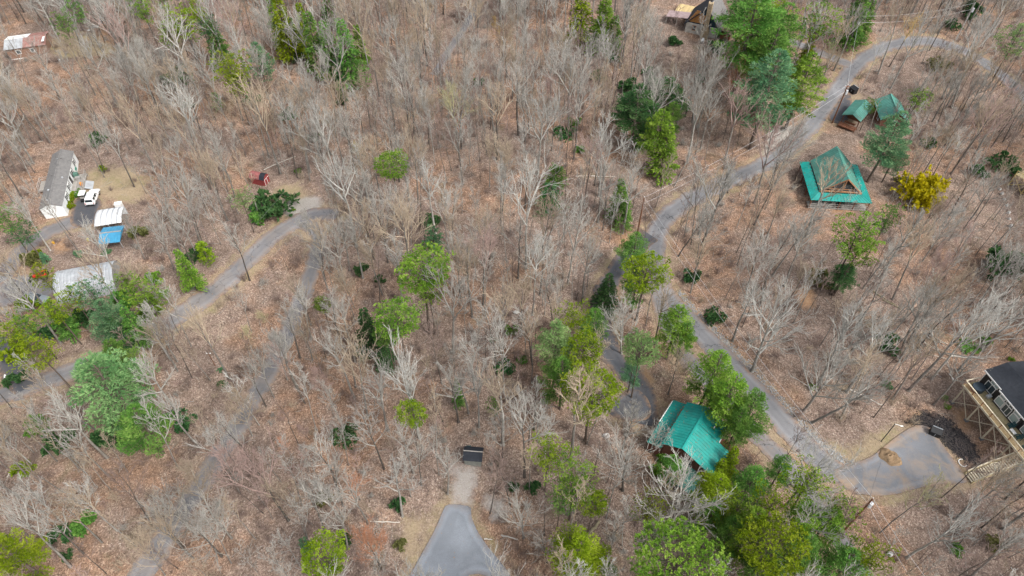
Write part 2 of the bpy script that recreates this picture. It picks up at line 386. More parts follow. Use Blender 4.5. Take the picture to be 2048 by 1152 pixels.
def mat_ground():
    t = NT('leaf_litter'); p = t.pos()
    v1 = t.voro(6.4, p); v2 = t.voro(12.0, p)
    leaf = t.ramp(v1.outputs['Color'], [(0, (.06, .045, .038)), (.25, (.15, .108, .086)), (.5, (.245, .178, .14)), (.70, (.33, .245, .195)), (.86, (.46, .37, .30)), (1, (.64, .56, .48))])
    leaf2 = t.ramp(v2.outputs['Color'], [(0, (.08, .055, .045)), (.35, (.20, .14, .112)), (.7, (.31, .225, .18)), (1, (.54, .46, .39))])
    c = t.mix(.32, leaf, leaf2)
    big = t.ramp(t.noise(.045, 5, .6, p), [(.28, (.66, .67, .69)), (.39, (.93, .94, .96)), (.49, (1.06, 1.06, 1.05)), (.58, (1.2, 1.03, .88)), (.66, (1.0, 1.0, 1.0)), (.76, (1.25, 1.22, 1.16))])
    c = t.mix(1.0, c, big, 'MULTIPLY')
    mid = t.ramp(t.noise(.35, 6, .7, p, .5), [(.28, .58), (.5, .97), (.74, 1.26)])
    c = t.mix(1.0, c, mid, 'MULTIPLY')
    # damp humus showing through, and pale deadwood flecks
    c = t.mix(t.ramp(t.noise(.6, 7, .75, p), [(.54, 0), (.68, .66)]), c, (.085, .062, .05))
    mp = t.n('ShaderNodeMapping'); mp.inputs['Scale'].default_value = (1, .16, 1); mp.inputs['Rotation'].default_value = (0, 0, .8); t.l(p, mp.inputs[0])
    c = t.mix(t.ramp(t.noise(3.3, 4, .7, mp.outputs[0]), [(.68, 0), (.74, .6)]), c, (.46, .40, .35))
    # mossy green breath here and there
    c = t.mix(t.ramp(t.noise(.09, 6, .7, p, .8), [(.585, 0), (.72, .42)]), c, (.15, .155, .075))
    def blend(c, name, col, hard=.22):
        a = t.attr(name).outputs['Fac']; m = t.ramp(t.math('ADD', a, t.math('MULTIPLY', t.math('SUBTRACT', t.noise(.9 if name == 'mulch' else .5, 7, .8, p), .5), 1.6 if name == 'mulch' else 1.5)), [(.5 - hard, 0), (.5 + hard, .9)])
        return t.mix(m, c, col)
    gr = t.ramp(t.noise(2.6, 7, .8, p), [(.25, (.19, .145, .085)), (.5, (.35, .275, .18)), (.75, (.47, .39, .27))])
    gr = t.mix(t.ramp(t.noise(.25, 5, .7, p), [(.5, 0), (.7, .5)]), gr, (.20, .21, .07))
    c = blend(c, 'grass', gr)
    cl = t.ramp(t.noise(1.6, 7, .8, p), [(.25, (.19, .11, .06)), (.5, (.36, .22, .13)), (.75, (.46, .33, .22))])
    c = blend(c, 'clay', cl)
    gv = t.ramp(t.noise(6, 6, .8, p), [(.25, (.24, .22, .20)), (.5, (.40, .37, .34)), (.75, (.52, .50, .47))])
    c = blend(c, 'gravel', gv)
    mu = t.ramp(t.noise(4, 6, .8, p), [(.3, (.010, .011, .014)), (.58, (.035, .036, .042)), (.75, (.15, .11, .085))])
    c = blend(c, 'mulch', mu, .10)
    h = t.math('ADD', t.noise(3.0, 7, .8, p), t.math('MULTIPLY', v1.outputs['Distance'], .6))
    t.bsdf(c, .95, h, .8, .22, .1); return t.m
M_GROUND = mat_ground(); me.materials.append(M_GROUND)
tag(link('ground', me), kind='structure')
# ================================================================ TREES
class TB:
    def __init__(s): s.v = []; s.f = []; s.t = []
    def tube(s, pts, r0, r1, n, tint=.5):
        k = len(pts); d = (pts[-1] - pts[0]); d.normalize()
        a = d.orthogonal(); a.normalize(); b = d.cross(a); base = len(s.v); tip = r1 <= 0.0
        cs = [(a * math.cos(2*math.pi*j/n) + b * math.sin(2*math.pi*j/n)) for j in range(n)]
        for i in range(k - 1 if tip else k):
            r = r0 + (r1 - r0) * i / (k - 1)
            for c in cs: s.v.append(tuple(pts[i] + c * r))
        for i in range(k - 2 if tip else k - 1):
            for j in range(n):
                j2 = (j + 1) % n; s.f.append((base+i*n+j, base+i*n+j2, base+(i+1)*n+j2, base+(i+1)*n+j)); s.t.append(tint)
        if tip:
            s.v.append(tuple(pts[-1])); q = len(s.v) - 1
            for j in range(n): s.f.append((base+(k-2)*n+j, base+(k-2)*n+(j+1) % n, q)); s.t.append(tint)
    def blade(s, p, d, L, W, side, tint):
        b = len(s.v); m = p + d * (L * .45)
        s.v += [tuple(p), tuple(m + side * W), tuple(p + d * L), tuple(m - side * W)]
        s.f.append((b, b+1, b+2, b+3)); s.t.append(tint)
    def mesh(s, name, mat, smooth=True):
        me = bpy.data.meshes.new(name); me.from_pydata(s.v, [], s.f); me.materials.append(mat)
        face_attr(me, 'tint', s.t, 'FACE')
        if smooth: me.polygons.foreach_set("use_smooth", [True] * len(s.f))
        me.update(); return me
def vr(g, s=1.0): return Vector((g.gauss(0, s), g.gauss(0, s), g.gauss(0, s)))

def mat_bark(name, c1, c2, lich=(.45, .46, .42), la=.5):
    t = NT(name); p = t.obj(); mp = t.n('ShaderNodeMapping'); mp.inputs['Scale'].default_value = (5, 5, .9); t.l(p, mp.inputs[0])
    f = t.ramp(t.noise(1.6, 6, .7, mp.outputs[0]), [(.3, 0), (.7, 1)])
    c = t.mix(f, c1, c2)
    c = t.mix(t.ramp(t.noise(.8, 5, .7, p), [(.45, 0), (.65, la)]), c, lich)
    c = t.mix(1.0, c, t.ramp(t.rnd(), [(0, .72), (1, 1.22)]), 'MULTIPLY')
    t.bsdf(c, .9, f, .6, .03, .1); return t.m
BARK = {'pale': mat_bark('bark_pale', (.21, .19, .165), (.37, .35, .32), (.50, .51, .47), .7),
        'grey': mat_bark('bark_grey', (.135, .12, .105), (.25, .23, .205), (.38, .38, .35), .5),
        'dark': mat_bark('bark_dark', (.06, .05, .043), (.14, .12, .105), (.25, .25, .22), .3),
        'pine': mat_bark('bark_pine', (.07, .052, .042), (.17, .135, .11), (.24, .21, .18), .3)}
def mat_twig(name, c1, c2):
    t = NT(name); p = t.obj()
    c = t.mix(t.ramp(t.noise(.9, 4, .7, p), [(.3, 0), (.7, 1)]), c1, c2)
    c = t.mix(1.0, c, t.ramp(t.rnd(), [(0, .82), (1, 1.18)]), 'MULTIPLY')
    d = t.n('ShaderNodeBsdfDiffuse'); t.l(c, d.inputs[0]); t.l(d.outputs[0], t.out.inputs[0]); return t.m
TWIG = {'pale': mat_twig('twigs_pale', (.32, .31, .28), (.48, .47, .435)), 'grey': mat_twig('twigs_grey', (.265, .25, .222), (.42, .405, .37)),
        'pink': mat_twig('twigs_pink', (.31, .215, .188), (.42, .315, .28)), 'tan': mat_twig('twigs_tan', (.30, .235, .17), (.42, .35, .265)),
        'rust': mat_twig('twigs_rust', (.42, .18, .10), (.48, .27, .17)), 'amber': mat_twig('twigs_amber', (.42, .28, .10), (.48, .36, .18)),
        'brown': mat_twig('twigs_brown', (.17, .125, .105), (.28, .21, .185)), 'lime': mat_twig('twigs_lime', (.34, .32, .16), (.46, .43, .27)),
        'gold': mat_twig('twigs_gold', (.58, .42, .02), (.72, .56, .04))}
def mat_needle(name, a, b, c3, tr=.3):
    t = NT(name); f = t.attr('tint').outputs['Fac']
    c = t.ramp(f, [(0, a), (.5, b), (1, c3)])
    h = t.n('ShaderNodeHueSaturation'); t.l(c, h.inputs['Color']); r = t.rnd()
    t.l(t.ramp(r, [(0, .488), (1, .512)]), h.inputs['Hue']); t.l(t.ramp(r, [(0, .85), (1, 1.15)]), h.inputs['Value'])
    d = t.n('ShaderNodeBsdfDiffuse'); tl = t.n('ShaderNodeBsdfTranslucent'); m = t.n('ShaderNodeMixShader'); m.inputs[0].default_value = tr
    t.l(h.outputs[0], d.inputs[0]); t.l(h.outputs[0], tl.inputs[0]); t.l(d.outputs[0], m.inputs[1]); t.l(tl.outputs[0], m.inputs[2]); t.l(m.outputs[0], t.out.inputs[0]); return t.m
NEED = {'bright': mat_needle('needles_bright', (.07, .155, .02), (.17, .31, .036), (.33, .465, .078)),
        'green': mat_needle('needles_green', (.055, .14, .03), (.125, .27, .052), (.245, .39, .09)),
        'blue': mat_needle('needles_bluish', (.05, .14, .07), (.125, .27, .135), (.25, .40, .20)),
        'dark': mat_needle('needles_dark', (.025, .075, .03), (.06, .145, .05), (.13, .23, .085)),
        'yellow': mat_needle('needles_yellow', (.09, .16, .008), (.21, .305, .015), (.37, .46, .045)),
        'pale': mat_needle('needles_pale', (.11, .20, .07), (.22, .34, .12), (.36, .47, .19)),
        'soft': mat_needle('needles_soft', (.065, .16, .055), (.15, .28, .105), (.28, .41, .17)),
        'gold': mat_needle('blossom_gold', (.44, .37, .01), (.62, .53, .015), (.76, .68, .05)),
        'olive': mat_needle('leaves_olive', (.085, .09, .03), (.17, .175, .06), (.27, .26, .11))}

# ---------------------------------------------------------------- leafless broadleaf trees
def bare_tree(seed, H, r0, t0, n1, L1, ang, kids=(7, 5, 4), fork=False, up=.25, tw=1.0, Lr=(.52, .52, .52)):
    g = random.Random(seed); T, C = TB(), TB()
    k = 11; pts = []; wx = wy = 0.0; lx, ly = g.gauss(0, .02), g.gauss(0, .02)
    for i in range(k):
        z = H * i / (k - 1); wx += g.gauss(0, .010) * H; wy += g.gauss(0, .010) * H
        pts.append(Vector((wx * i / k + lx * z, wy * i / k + ly * z, z)))
    pts[0] = Vector((0, 0, -.4))
    T.tube([pts[0], Vector((0, 0, .5))], r0 * 1.5, r0 * 1.05, 7)
    T.tube(pts, r0, r0 * .16, 7)
    def on_trunk(t):
        f = t * (k - 1); i = min(int(f), k - 2); return pts[i].lerp(pts[i + 1], f - i)
    def grow(p, d, L, r, lev):
        n = (5, 4, 3, 2)[lev]; P = [p]; q = p.copy(); dd = d.copy()
        for i in range(n):
            dd = dd + vr(g, (.085, .12, .15, .16)[lev]) + Vector((0, 0, up * (.42 if lev == 0 else .26))); dd.normalize(); q = q + dd * (L / n); P.append(q)
        C.tube(P, r, 0.0 if lev == 3 else max(r * .3, .008 * tw), (5, 4, 3, 3)[lev], g.random())
        if lev < 3:
            kk = kids[lev]
            for j in range(kk):
                s = .22 + .78 * (j + g.uniform(.2, .9)) / kk; f = s * n; i = min(int(f), n - 1); b = P[i].lerp(P[i + 1], min(1, f - i))
                ax = (P[i + 1] - P[i]); ax.normalize(); sd = ax.orthogonal(); sd.rotate(Matrix.Rotation(g.uniform(0, 6.283), 3, ax)); sd.normalize()
                a = g.uniform(.34, .72); nd = ax * math.cos(a) + sd * math.sin(a) + Vector((0, 0, .1)); nd.normalize()
                grow(b, nd, L * Lr[lev] * g.uniform(.7, 1.2) * (1.1 - .35 * s), (r * .46, max(r * .52, .014 * tw), .0115 * tw)[lev], lev + 1)
    az = g.uniform(0, 6.28)
    for i in range(n1):
        u = (i + g.uniform(0, .8)) / n1; t = t0 + (.985 - t0) * u; az += 2.4 + g.gauss(0, .35)
        a = ang * (1.12 - .5 * u) + g.gauss(0, .08); d = Vector((math.cos(az) * math.sin(a), math.sin(az) * math.sin(a), math.cos(a)))
        L = L1 * (1.0 - .55 * u ** 1.6) * g.uniform(.7, 1.15); r = max(.022, r0 * (.56 - .34 * u) * g.uniform(.8, 1.1))
        if fork and i < 2: d = Vector((math.cos(az) * .38, math.sin(az) * .38, 1)); d.normalize(); L = H * (1 - t) * 1.0; r = r0 * .6
        grow(on_trunk(t), d, L, r, 0)
    return T, C
def brush(seed, H, n, spread):
    g = random.Random(seed); C = TB()
    for i in range(n):
        az = g.uniform(0, 6.28); a = g.uniform(.05, spread); d = Vector((math.cos(az)*math.sin(a), math.sin(az)*math.sin(a), math.cos(a)))
        L = H * g.uniform(.6, 1.1); p = Vector((g.gauss(0, .25), g.gauss(0, .25), -.1)); P = [p]
        for j in range(3): d = d + vr(g, .12); d.normalize(); P.append(P[-1] + d * L / 3)
        C.tube(P, .022, .008, 3, g.random())
        for j in range(7):
            s = g.uniform(.3, 1) * 3; q = P[min(int(s), 2)].lerp(P[min(int(s), 2) + 1], s - min(int(s), 2)); dd = d + vr(g, .5); dd.normalize()
            e = q + dd * L * g.uniform(.2, .42); C.tube([q, e], .014, 0, 3, g.random())
            for m in range(3):
                d3 = dd + vr(g, .55); d3.normalize(); s3 = q.lerp(e, g.uniform(.4, 1)); C.tube([s3, s3 + d3 * L * g.uniform(.1, .22)], .011, 0, 3, g.random())
    return C

BV = {}      # name -> list of (trunk mesh, crown mesh, height, crown radius)
def bv(kind, args):
    L = []
    for i, a in enumerate(args):
        T, C = bare_tree(**a); tw = C
        rad = float(np.percentile(np.hypot(*np.array(C.v)[:, :2].T), 92)); hh = max(v[2] for v in C.v)
        L.append((T.mesh(f'{kind}_trunk', BARK['grey']), C.mesh(f'{kind}_branches', TWIG['grey']), hh, rad))
    BV[kind] = L
bv('tall', [dict(seed=11+i, H=17.5, r0=.18+.012*i, t0=.44+.03*(i % 4), n1=11, L1=5.4, ang=.56+.07*(i % 3), kids=(6, 4, 4), tw=1.3, fork=(i % 2 == 0), up=.24) for i in range(8)])
bv('spread', [dict(seed=41+i, H=13.0, r0=.22, t0=.24, n1=14, L1=7.2, ang=.86, kids=(7, 5, 3), tw=1.3, fork=(i == 1), up=.24) for i in range(4)])
bv('fine', [dict(seed=61+i, H=12.0, r0=.12, t0=.26, n1=16, L1=4.8, ang=.64, kids=(7, 6, 5), up=.28, tw=1.0) for i in range(3)])
bv('slender', [dict(seed=81+i, H=14.5, r0=.085, t0=.42, n1=9, L1=3.2, ang=.56, kids=(5, 4, 3), up=.26, tw=1.3) for i in range(6)])
bv('sapling', [dict(seed=91+i, H=7, r0=.045, t0=.2, n1=9, L1=2.4, ang=.7, kids=(4, 3, 3), up=.26, tw=1.2) for i in range(3)])

# ---------------------------------------------------------------- evergreens
UP = Vector((0, 0, 1))
def tuft(C, g, p, ax, size, n, tint, spread=.9, wid=.12):
    for _ in range(n):
        d = ax + vr(g, spread * .6); d.normalize(); sd = d.cross(vr(g)); sd.normalize()
        C.blade(p, d, size * g.uniform(.7, 1.15), size * wid * g.uniform(.7, 1.3), sd, min(1, max(0, tint + g.gauss(0, .13))))
def conifer(seed, kind):
    g = random.Random(seed); T, C = TB(), TB()
    if kind == 'lumpy': H, r0 = 17, .19
    elif kind == 'open': H, r0 = 18, .17
    elif kind == 'feather': H, r0 = 17, .22
    elif kind == 'cone': H, r0 = 14, .15
    else: H, r0 = 6, .07
    pts = [Vector((g.gauss(0, .006) * H * i / 8, g.gauss(0, .006) * H * i / 8, H * i / 8 * .97)) for i in range(9)]; pts[0] = Vector((0, 0, -.4))
    T.tube(pts, r0, r0 * .18, 7)
    def tp(t): f = max(0, min(.999, t)) * 8; i = int(f); return pts[i].lerp(pts[i + 1], f - i)
    def limb(a, b, r):
        m = a.lerp(b, .5) + Vector((0, 0, -.08 * (b - a).length)); T.tube([a, m, b], r, .012, 3)
    if kind in ('lumpy', 'open'):
        Rc = 3.4; zc = H * (.80 if kind == 'lumpy' else .74); vz = 3.0 if kind == 'lumpy' else 4.6; N = 175 if kind == 'lumpy' else 78
        lob = [(g.uniform(0, 6.28), g.uniform(-.3, .8), g.uniform(.1, .3)) for _ in range(7)]
        for i in range(N):
            u = 1 - 2 * (i + .5) / N; az = i * 2.39996 + g.gauss(0, .15)
            if kind == 'lumpy' and u < -.55 and g.random() < .6: continue
            s = math.sqrt(max(0, 1 - u * u)); d = Vector((math.cos(az) * s, math.sin(az) * s, u)); k = .80
            for la, lz, lw in lob: k += lw * max(0, d.dot(Vector((math.cos(la), math.sin(la), lz)).normalized()) - .45)
            if kind == 'open': k *= g.choice((.45, .75, 1.0, 1.0, 1.15))
            k *= g.uniform(.72, 1.05); c = Vector((d.x * Rc * k, d.y * Rc * k, zc + d.z * vz * k))
            base = tp((c.z - .45 * math.hypot(c.x, c.y) - .5) / H); limb(base, c, .03)
            tint = g.gauss(.5, .26); cr = .52 if kind == 'lumpy' else .62
            for j in range(9 if kind == 'lumpy' else 10):
                o = vr(g, 1); o.normalize(); o.z = abs(o.z) * .8 + .05; q = c + o * cr * g.uniform(.5, 1)
                ax = o * .8 + d * .35 + UP * .5; ax.normalize(); tuft(C, g, q, ax, .27, 12, tint, .9, .12)
            if g.random() < .35: tuft(C, g, c * 1 - Vector((d.x, d.y, .2)) * .8, d, .4, 10, tint - .2, 1.2)
    elif kind == 'feather':
        Rc = 3.8; z = .30
        while z < .985:
            pr = (1 - z) / .70; L0 = Rc * (1.0 - (1 - pr) ** 1.7) ** .9 * (.72 if z < .42 else 1) + .25
            for j in range(g.randint(5, 7)):
                az = g.uniform(0, 6.28); L = L0 * g.uniform(.65, 1.12); a = tp(z); d = Vector((math.cos(az), math.sin(az), .12))
                b = a + d * L + Vector((0, 0, .10 * L)); limb(a, b, .035); tint = g.gauss(.48, .22)
                nn = max(3, int(L * 3.5))
                for m in range(nn):
                    s = .28 + .72 * (m + g.random()) / nn; q = a.lerp(b, s); sd = d.cross(UP); wid = .75 * (1 - .55 * s)
                    for e in (-1, 1, 0):
                        e2 = q + sd * e * wid * g.uniform(.4, 1) + Vector((0, 0, g.gauss(.05, .07)))
                        ax = (d * .7 + sd * e * .6 + UP * .42); ax.normalize(); tuft(C, g, e2, ax, .40, 7, tint + .18 * (s - .5), .75, .085)
            z += g.uniform(.035, .06)
        zc = H * .66
    elif kind == 'cone':
        Rc = 2.3; z = .10
        while z < .99:
            L0 = Rc * (1 - z) ** .8 + .12
            for j in range(g.randint(5, 8)):
                az = g.uniform(0, 6.28); L = L0 * g.uniform(.6, 1.15); a = tp(z); d = Vector((math.cos(az), math.sin(az), -.05)); b = a + d * L + Vector((0, 0, -.14 * L)); limb(a, b, .022)
                tint = g.gauss(.45, .23); nn = max(2, int(L * 4.0))
                for m in range(nn):
                    s = .25 + .75 * (m + g.random()) / nn; q = a.lerp(b, s); sd = d.cross(UP)
                    for e in (-1, 1):
                        e2 = q + sd * e * .38 * (1.1 - .6 * s) * g.uniform(.3, 1); ax = d * .6 + sd * e * .6 + UP * .12; ax.normalize()
                        tuft(C, g, e2, ax, .36, 6, tint + .2 * (s - .5), .6, .14)
            z += g.uniform(.028, .045)
        zc = H * .48
    else:   # loose young evergreen of the understorey
        Rc = 1.5; zc = 3.3
        for i in range(70):
            t = g.uniform(.12, 1); az = g.uniform(0, 6.28); L = Rc * (1.12 - t) ** .6 * g.uniform(.5, 1.1); a = tp(t * .95); d = Vector((math.cos(az), math.sin(az), g.uniform(-.05, .25)))
            b = a + d * L; limb(a, b, .014); tint = g.gauss(.5, .16)
            for m in range(5):
                q = a.lerp(b, g.uniform(.3, 1)) + vr(g, .1); tuft(C, g, q, (d + UP * .35).normalized(), .34, 6, tint, .8, .12)
    return T, C, H, zc, Rc
def bush(seed, rad, hgt, n, leaf=.17, w=.3):
    g = random.Random(seed); C = TB(); T = TB()
    lobes = [(Vector((g.gauss(0, .42) * rad, g.gauss(0, .42) * rad, g.uniform(.15, .75) * hgt)), g.uniform(.16, .42) * rad) for _ in range(13)]
    for c, r in lobes: T.tube([Vector((0, 0, -.1)), c * .6 + Vector((0, 0, .1)), c + Vector((0, 0, r * .8))], .03, 0, 3)
    for i in range(n):
        c, r = lobes[i % len(lobes)]; d = vr(g); d.normalize(); d.z = abs(d.z) * .9 + .05 if g.random() < .8 else d.z
        p = c + Vector((d.x * r, d.y * r, d.z * r * hgt)) * g.uniform(.6, 1.08); p.z = max(.03, p.z)
        tuft(C, g, p, (d + UP * .45).normalized(), leaf * g.uniform(1.2, 1.9), 5, g.gauss(.5, .2), 1.0, w)
    return T, C
EV = {}
for kd, n in (('lumpy', 4), ('open', 4), ('feather', 3), ('cone', 4), ('young', 3)):
    EV[kd] = []
    for i in range(n):
        T, C, H, zc, Rc = conifer(200 + 17 * i + len(kd), kd)
        rc = float(np.percentile(np.hypot(*np.array(C.v)[:, :2].T), 93))
        EV[kd].append((T.mesh(kd + '_trunk', BARK['pine']), C.mesh(kd + '_crown', NEED['green'], False), H, zc, rc))
BU = []
for i, (r, h, n) in enumerate(((1.0, 1.1, 300), (1.0, .9, 260), (1.0, 1.4, 330))):
    T, C = bush(300 + i, r, h, n); BU.append((T.mesh('shrub_stems', BARK['dark']), C.mesh('shrub_leaves', NEED['dark'], False)))
FB = brush(400, 1.25, 90, 1.15)     # a bush in yellow flower
g_ = random.Random(4)
for v in list(FB.v)[::2]:
    if v[2] > .3: tuft(FB, g_, Vector(v), UP, .15, 2, g_.random(), 1.2, .4)

PEND = []       # trees and shrubs still to be labelled: (object, px, py, look, noun)
GR = random.Random(77)
def put_mat(o, m): o.material_slots[0].link = 'OBJECT'; o.material_slots[0].material = m
def place_tree(name, cat, group, meshes, names, mats, loc, rz, sc, lean=(0, 0), look='', px=None):
    root = bpy.data.objects.new(name, None); COL.objects.link(root); root.location = loc
    root.rotation_euler = (lean[0], lean[1], rz); root.scale = sc; root.empty_display_size = .3; tag(root, None, cat, group)
    for me_, nm, m in zip(meshes, names, mats):
        o = bpy.data.objects.new(nm, me_); COL.objects.link(o); o.parent = root; put_mat(o, m)
    PEND.append((root, px[0], px[1], look)); return root
def lean_from(base, top):
    """Euler tilt that carries +Z along base->top, then a turn about the stem"""
    return (Vector(top) - Vector(base)).normalized()
def put_bare(b, t, kind, tint, bark=None, look=None, var=None):
    """b, t: pixels of the foot and of the top; the tree's height and tilt follow from the line of sight"""
    base = at(*b); d = Vector(ray(*t)); o = Vector((0, 0, CAM_H))
    # nearest point of the line of sight through t to the plumb line over the foot, softened towards upright
    w0 = o - base; A = d.dot(d); B = d.dot(UP); D = d.dot(w0); E = UP.dot(w0); den = A - B * B
    s = (B * E - D) / den; hgt = max(5.0, min(27.0, (A * E - B * D) / den)); q = o + d * s
    top = base + UP * hgt; dx = (q - top); dx.z = 0
    if dx.length > hgt * .38: dx *= hgt * .38 / dx.length
    ax = (top + dx - base).normalized(); v = var if var is not None else GR.randrange(len(BV[kind])); T, C, h0, rc = BV[kind][v]
    sc = hgt / h0; root = _bare(base, kind, v, tint, bark, (sc, sc, sc), b, look)
    root.rotation_mode = 'QUATERNION'; root.rotation_quaternion = ax.to_track_quat('Z', 'Y') @ Euler((0, 0, GR.uniform(0, 6.28))).to_quaternion()
    return root
TINTW = {'pale': 'whitish', 'grey': 'grey', 'pink': 'pink-budded', 'tan': 'tan-twigged', 'rust': 'rust-red budding', 'amber': 'amber-twigged', 'brown': 'brown-twigged', 'lime': 'yellow-green budding'}
KINDW = {'tall': 'tall leafless tree', 'spread': 'spreading leafless tree', 'fine': 'fine-twigged leafless tree', 'slender': 'slender leafless tree', 'sapling': 'leafless young tree'}
def _bare(base, kind, v, tint, bark, sc, px, look=None):
    T, C, h0, rc = BV[kind][v]; bk = bark or ('pale' if tint == 'pale' else GR.choice(('grey', 'grey', 'dark', 'pale')))
    return place_tree('leafless_tree', 'tree', 'leafless trees of the wood', (T, C), ('trunk', 'crown'), (BARK[bk], TWIG[tint]), base, GR.uniform(0, 6.28), sc,
                      (GR.gauss(0, .03), GR.gauss(0, .03)), look or f"{TINTW[tint]} {KINDW[kind]}", px)
EVW = {'bright': 'bright green', 'green': 'green', 'blue': 'blue-green', 'dark': 'dark green', 'yellow': 'yellow-green', 'pale': 'pale green', 'soft': 'soft bluish-green', 'olive': 'olive', 'gold': 'golden'}
KW = {'lumpy': 'round-topped pine', 'open': 'loose-crowned pine', 'feather': 'feathery white pine', 'cone': 'cone-shaped evergreen', 'young': 'young evergreen'}
def put_ever(cx, cy, r, kind, tint, hgt=None, look=None, var=None):
    v = var if var is not None else GR.randrange(len(EV[kind])); T, C, H, zc, rc = EV[kind][v]; r = r * 1.12
    if r > 24: SIGHT.append((cx - .6*r, cy - .6*r, cx + .6*r, cy + .6*r, .75))
    p = at(cx, cy, 8); s = (r / ppm(p)) / rc; sz = max(.62 * s, min(1.7 * s, (hgt or {'lumpy': 17, 'open': 18, 'feather': 16, 'cone': 11, 'young': 5}[kind]) / H))
    for _ in range(2): p = at(cx, cy, zc * sz); s = (r / ppm(p)) / rc
    p.z -= zc * sz
    return place_tree('evergreen_tree', 'tree', 'evergreen trees', (T, C), ('trunk', 'crown'), (BARK['pine'], NEED[tint]), p, GR.uniform(0, 6.28), (s, s, sz),
                      (GR.gauss(0, .02), GR.gauss(0, .02)), look or f"{EVW[tint]} {KW[kind]}", (cx, cy))
def put_bush(cx, cy, r, tint, h=1.0, look=None, var=None):
    v = var if var is not None else GR.randrange(3); p = at(cx, cy, .3); s = r / ppm(p); p = at(cx, cy, .45 * s); p = on(p.x, p.y)
    return place_tree('shrub', 'shrub', 'evergreen shrubs', BU[v], ('stems', 'leaves'), (BARK['dark'], NEED[tint]), p, GR.uniform(0, 6.28), (s, s, s * h),
                      (0, 0), look or f"low {EVW.get(tint, 'olive')} shrub", (cx, cy))

# openings through which the photograph shows a building, drive or yard: few crowns stand in the way
SIGHT = [(1800,345,1885,430,.92),(1205,630,1310,840,.9),(545,600,615,700,.5),(500,700,570,820,.5),(440,820,520,930,.45),(360,950,430,1050,.4),(885,0,970,110,.6),(1780,70,1960,120,.6),(62,292,262,492,.95),(60,500,250,600,.7),(0,50,110,125,.9),(480,335,560,440,.9),(1600,275,1765,400,.92),(1420,190,1680,400,.6),(0,690,260,800,.6),(1685,180,1735,255,.6),(1735,180,1800,255,.2),(1318,0,1450,95,.9),(1290,795,1475,935,.85),(1900,715,2048,970,.9),(912,880,975,1000,.9),(800,1005,1040,1152,.95),(1200,640,1315,850,.8),(1640,845,1945,1000,.93),(1300,400,1350,580,.8),(1345,610,1640,920,.85),(1650,80,1900,240,.6),(1480,860,1600,960,.8),(255,540,560,720,.72),(1990,300,2048,470,.7),(160,325,300,420,.8)]
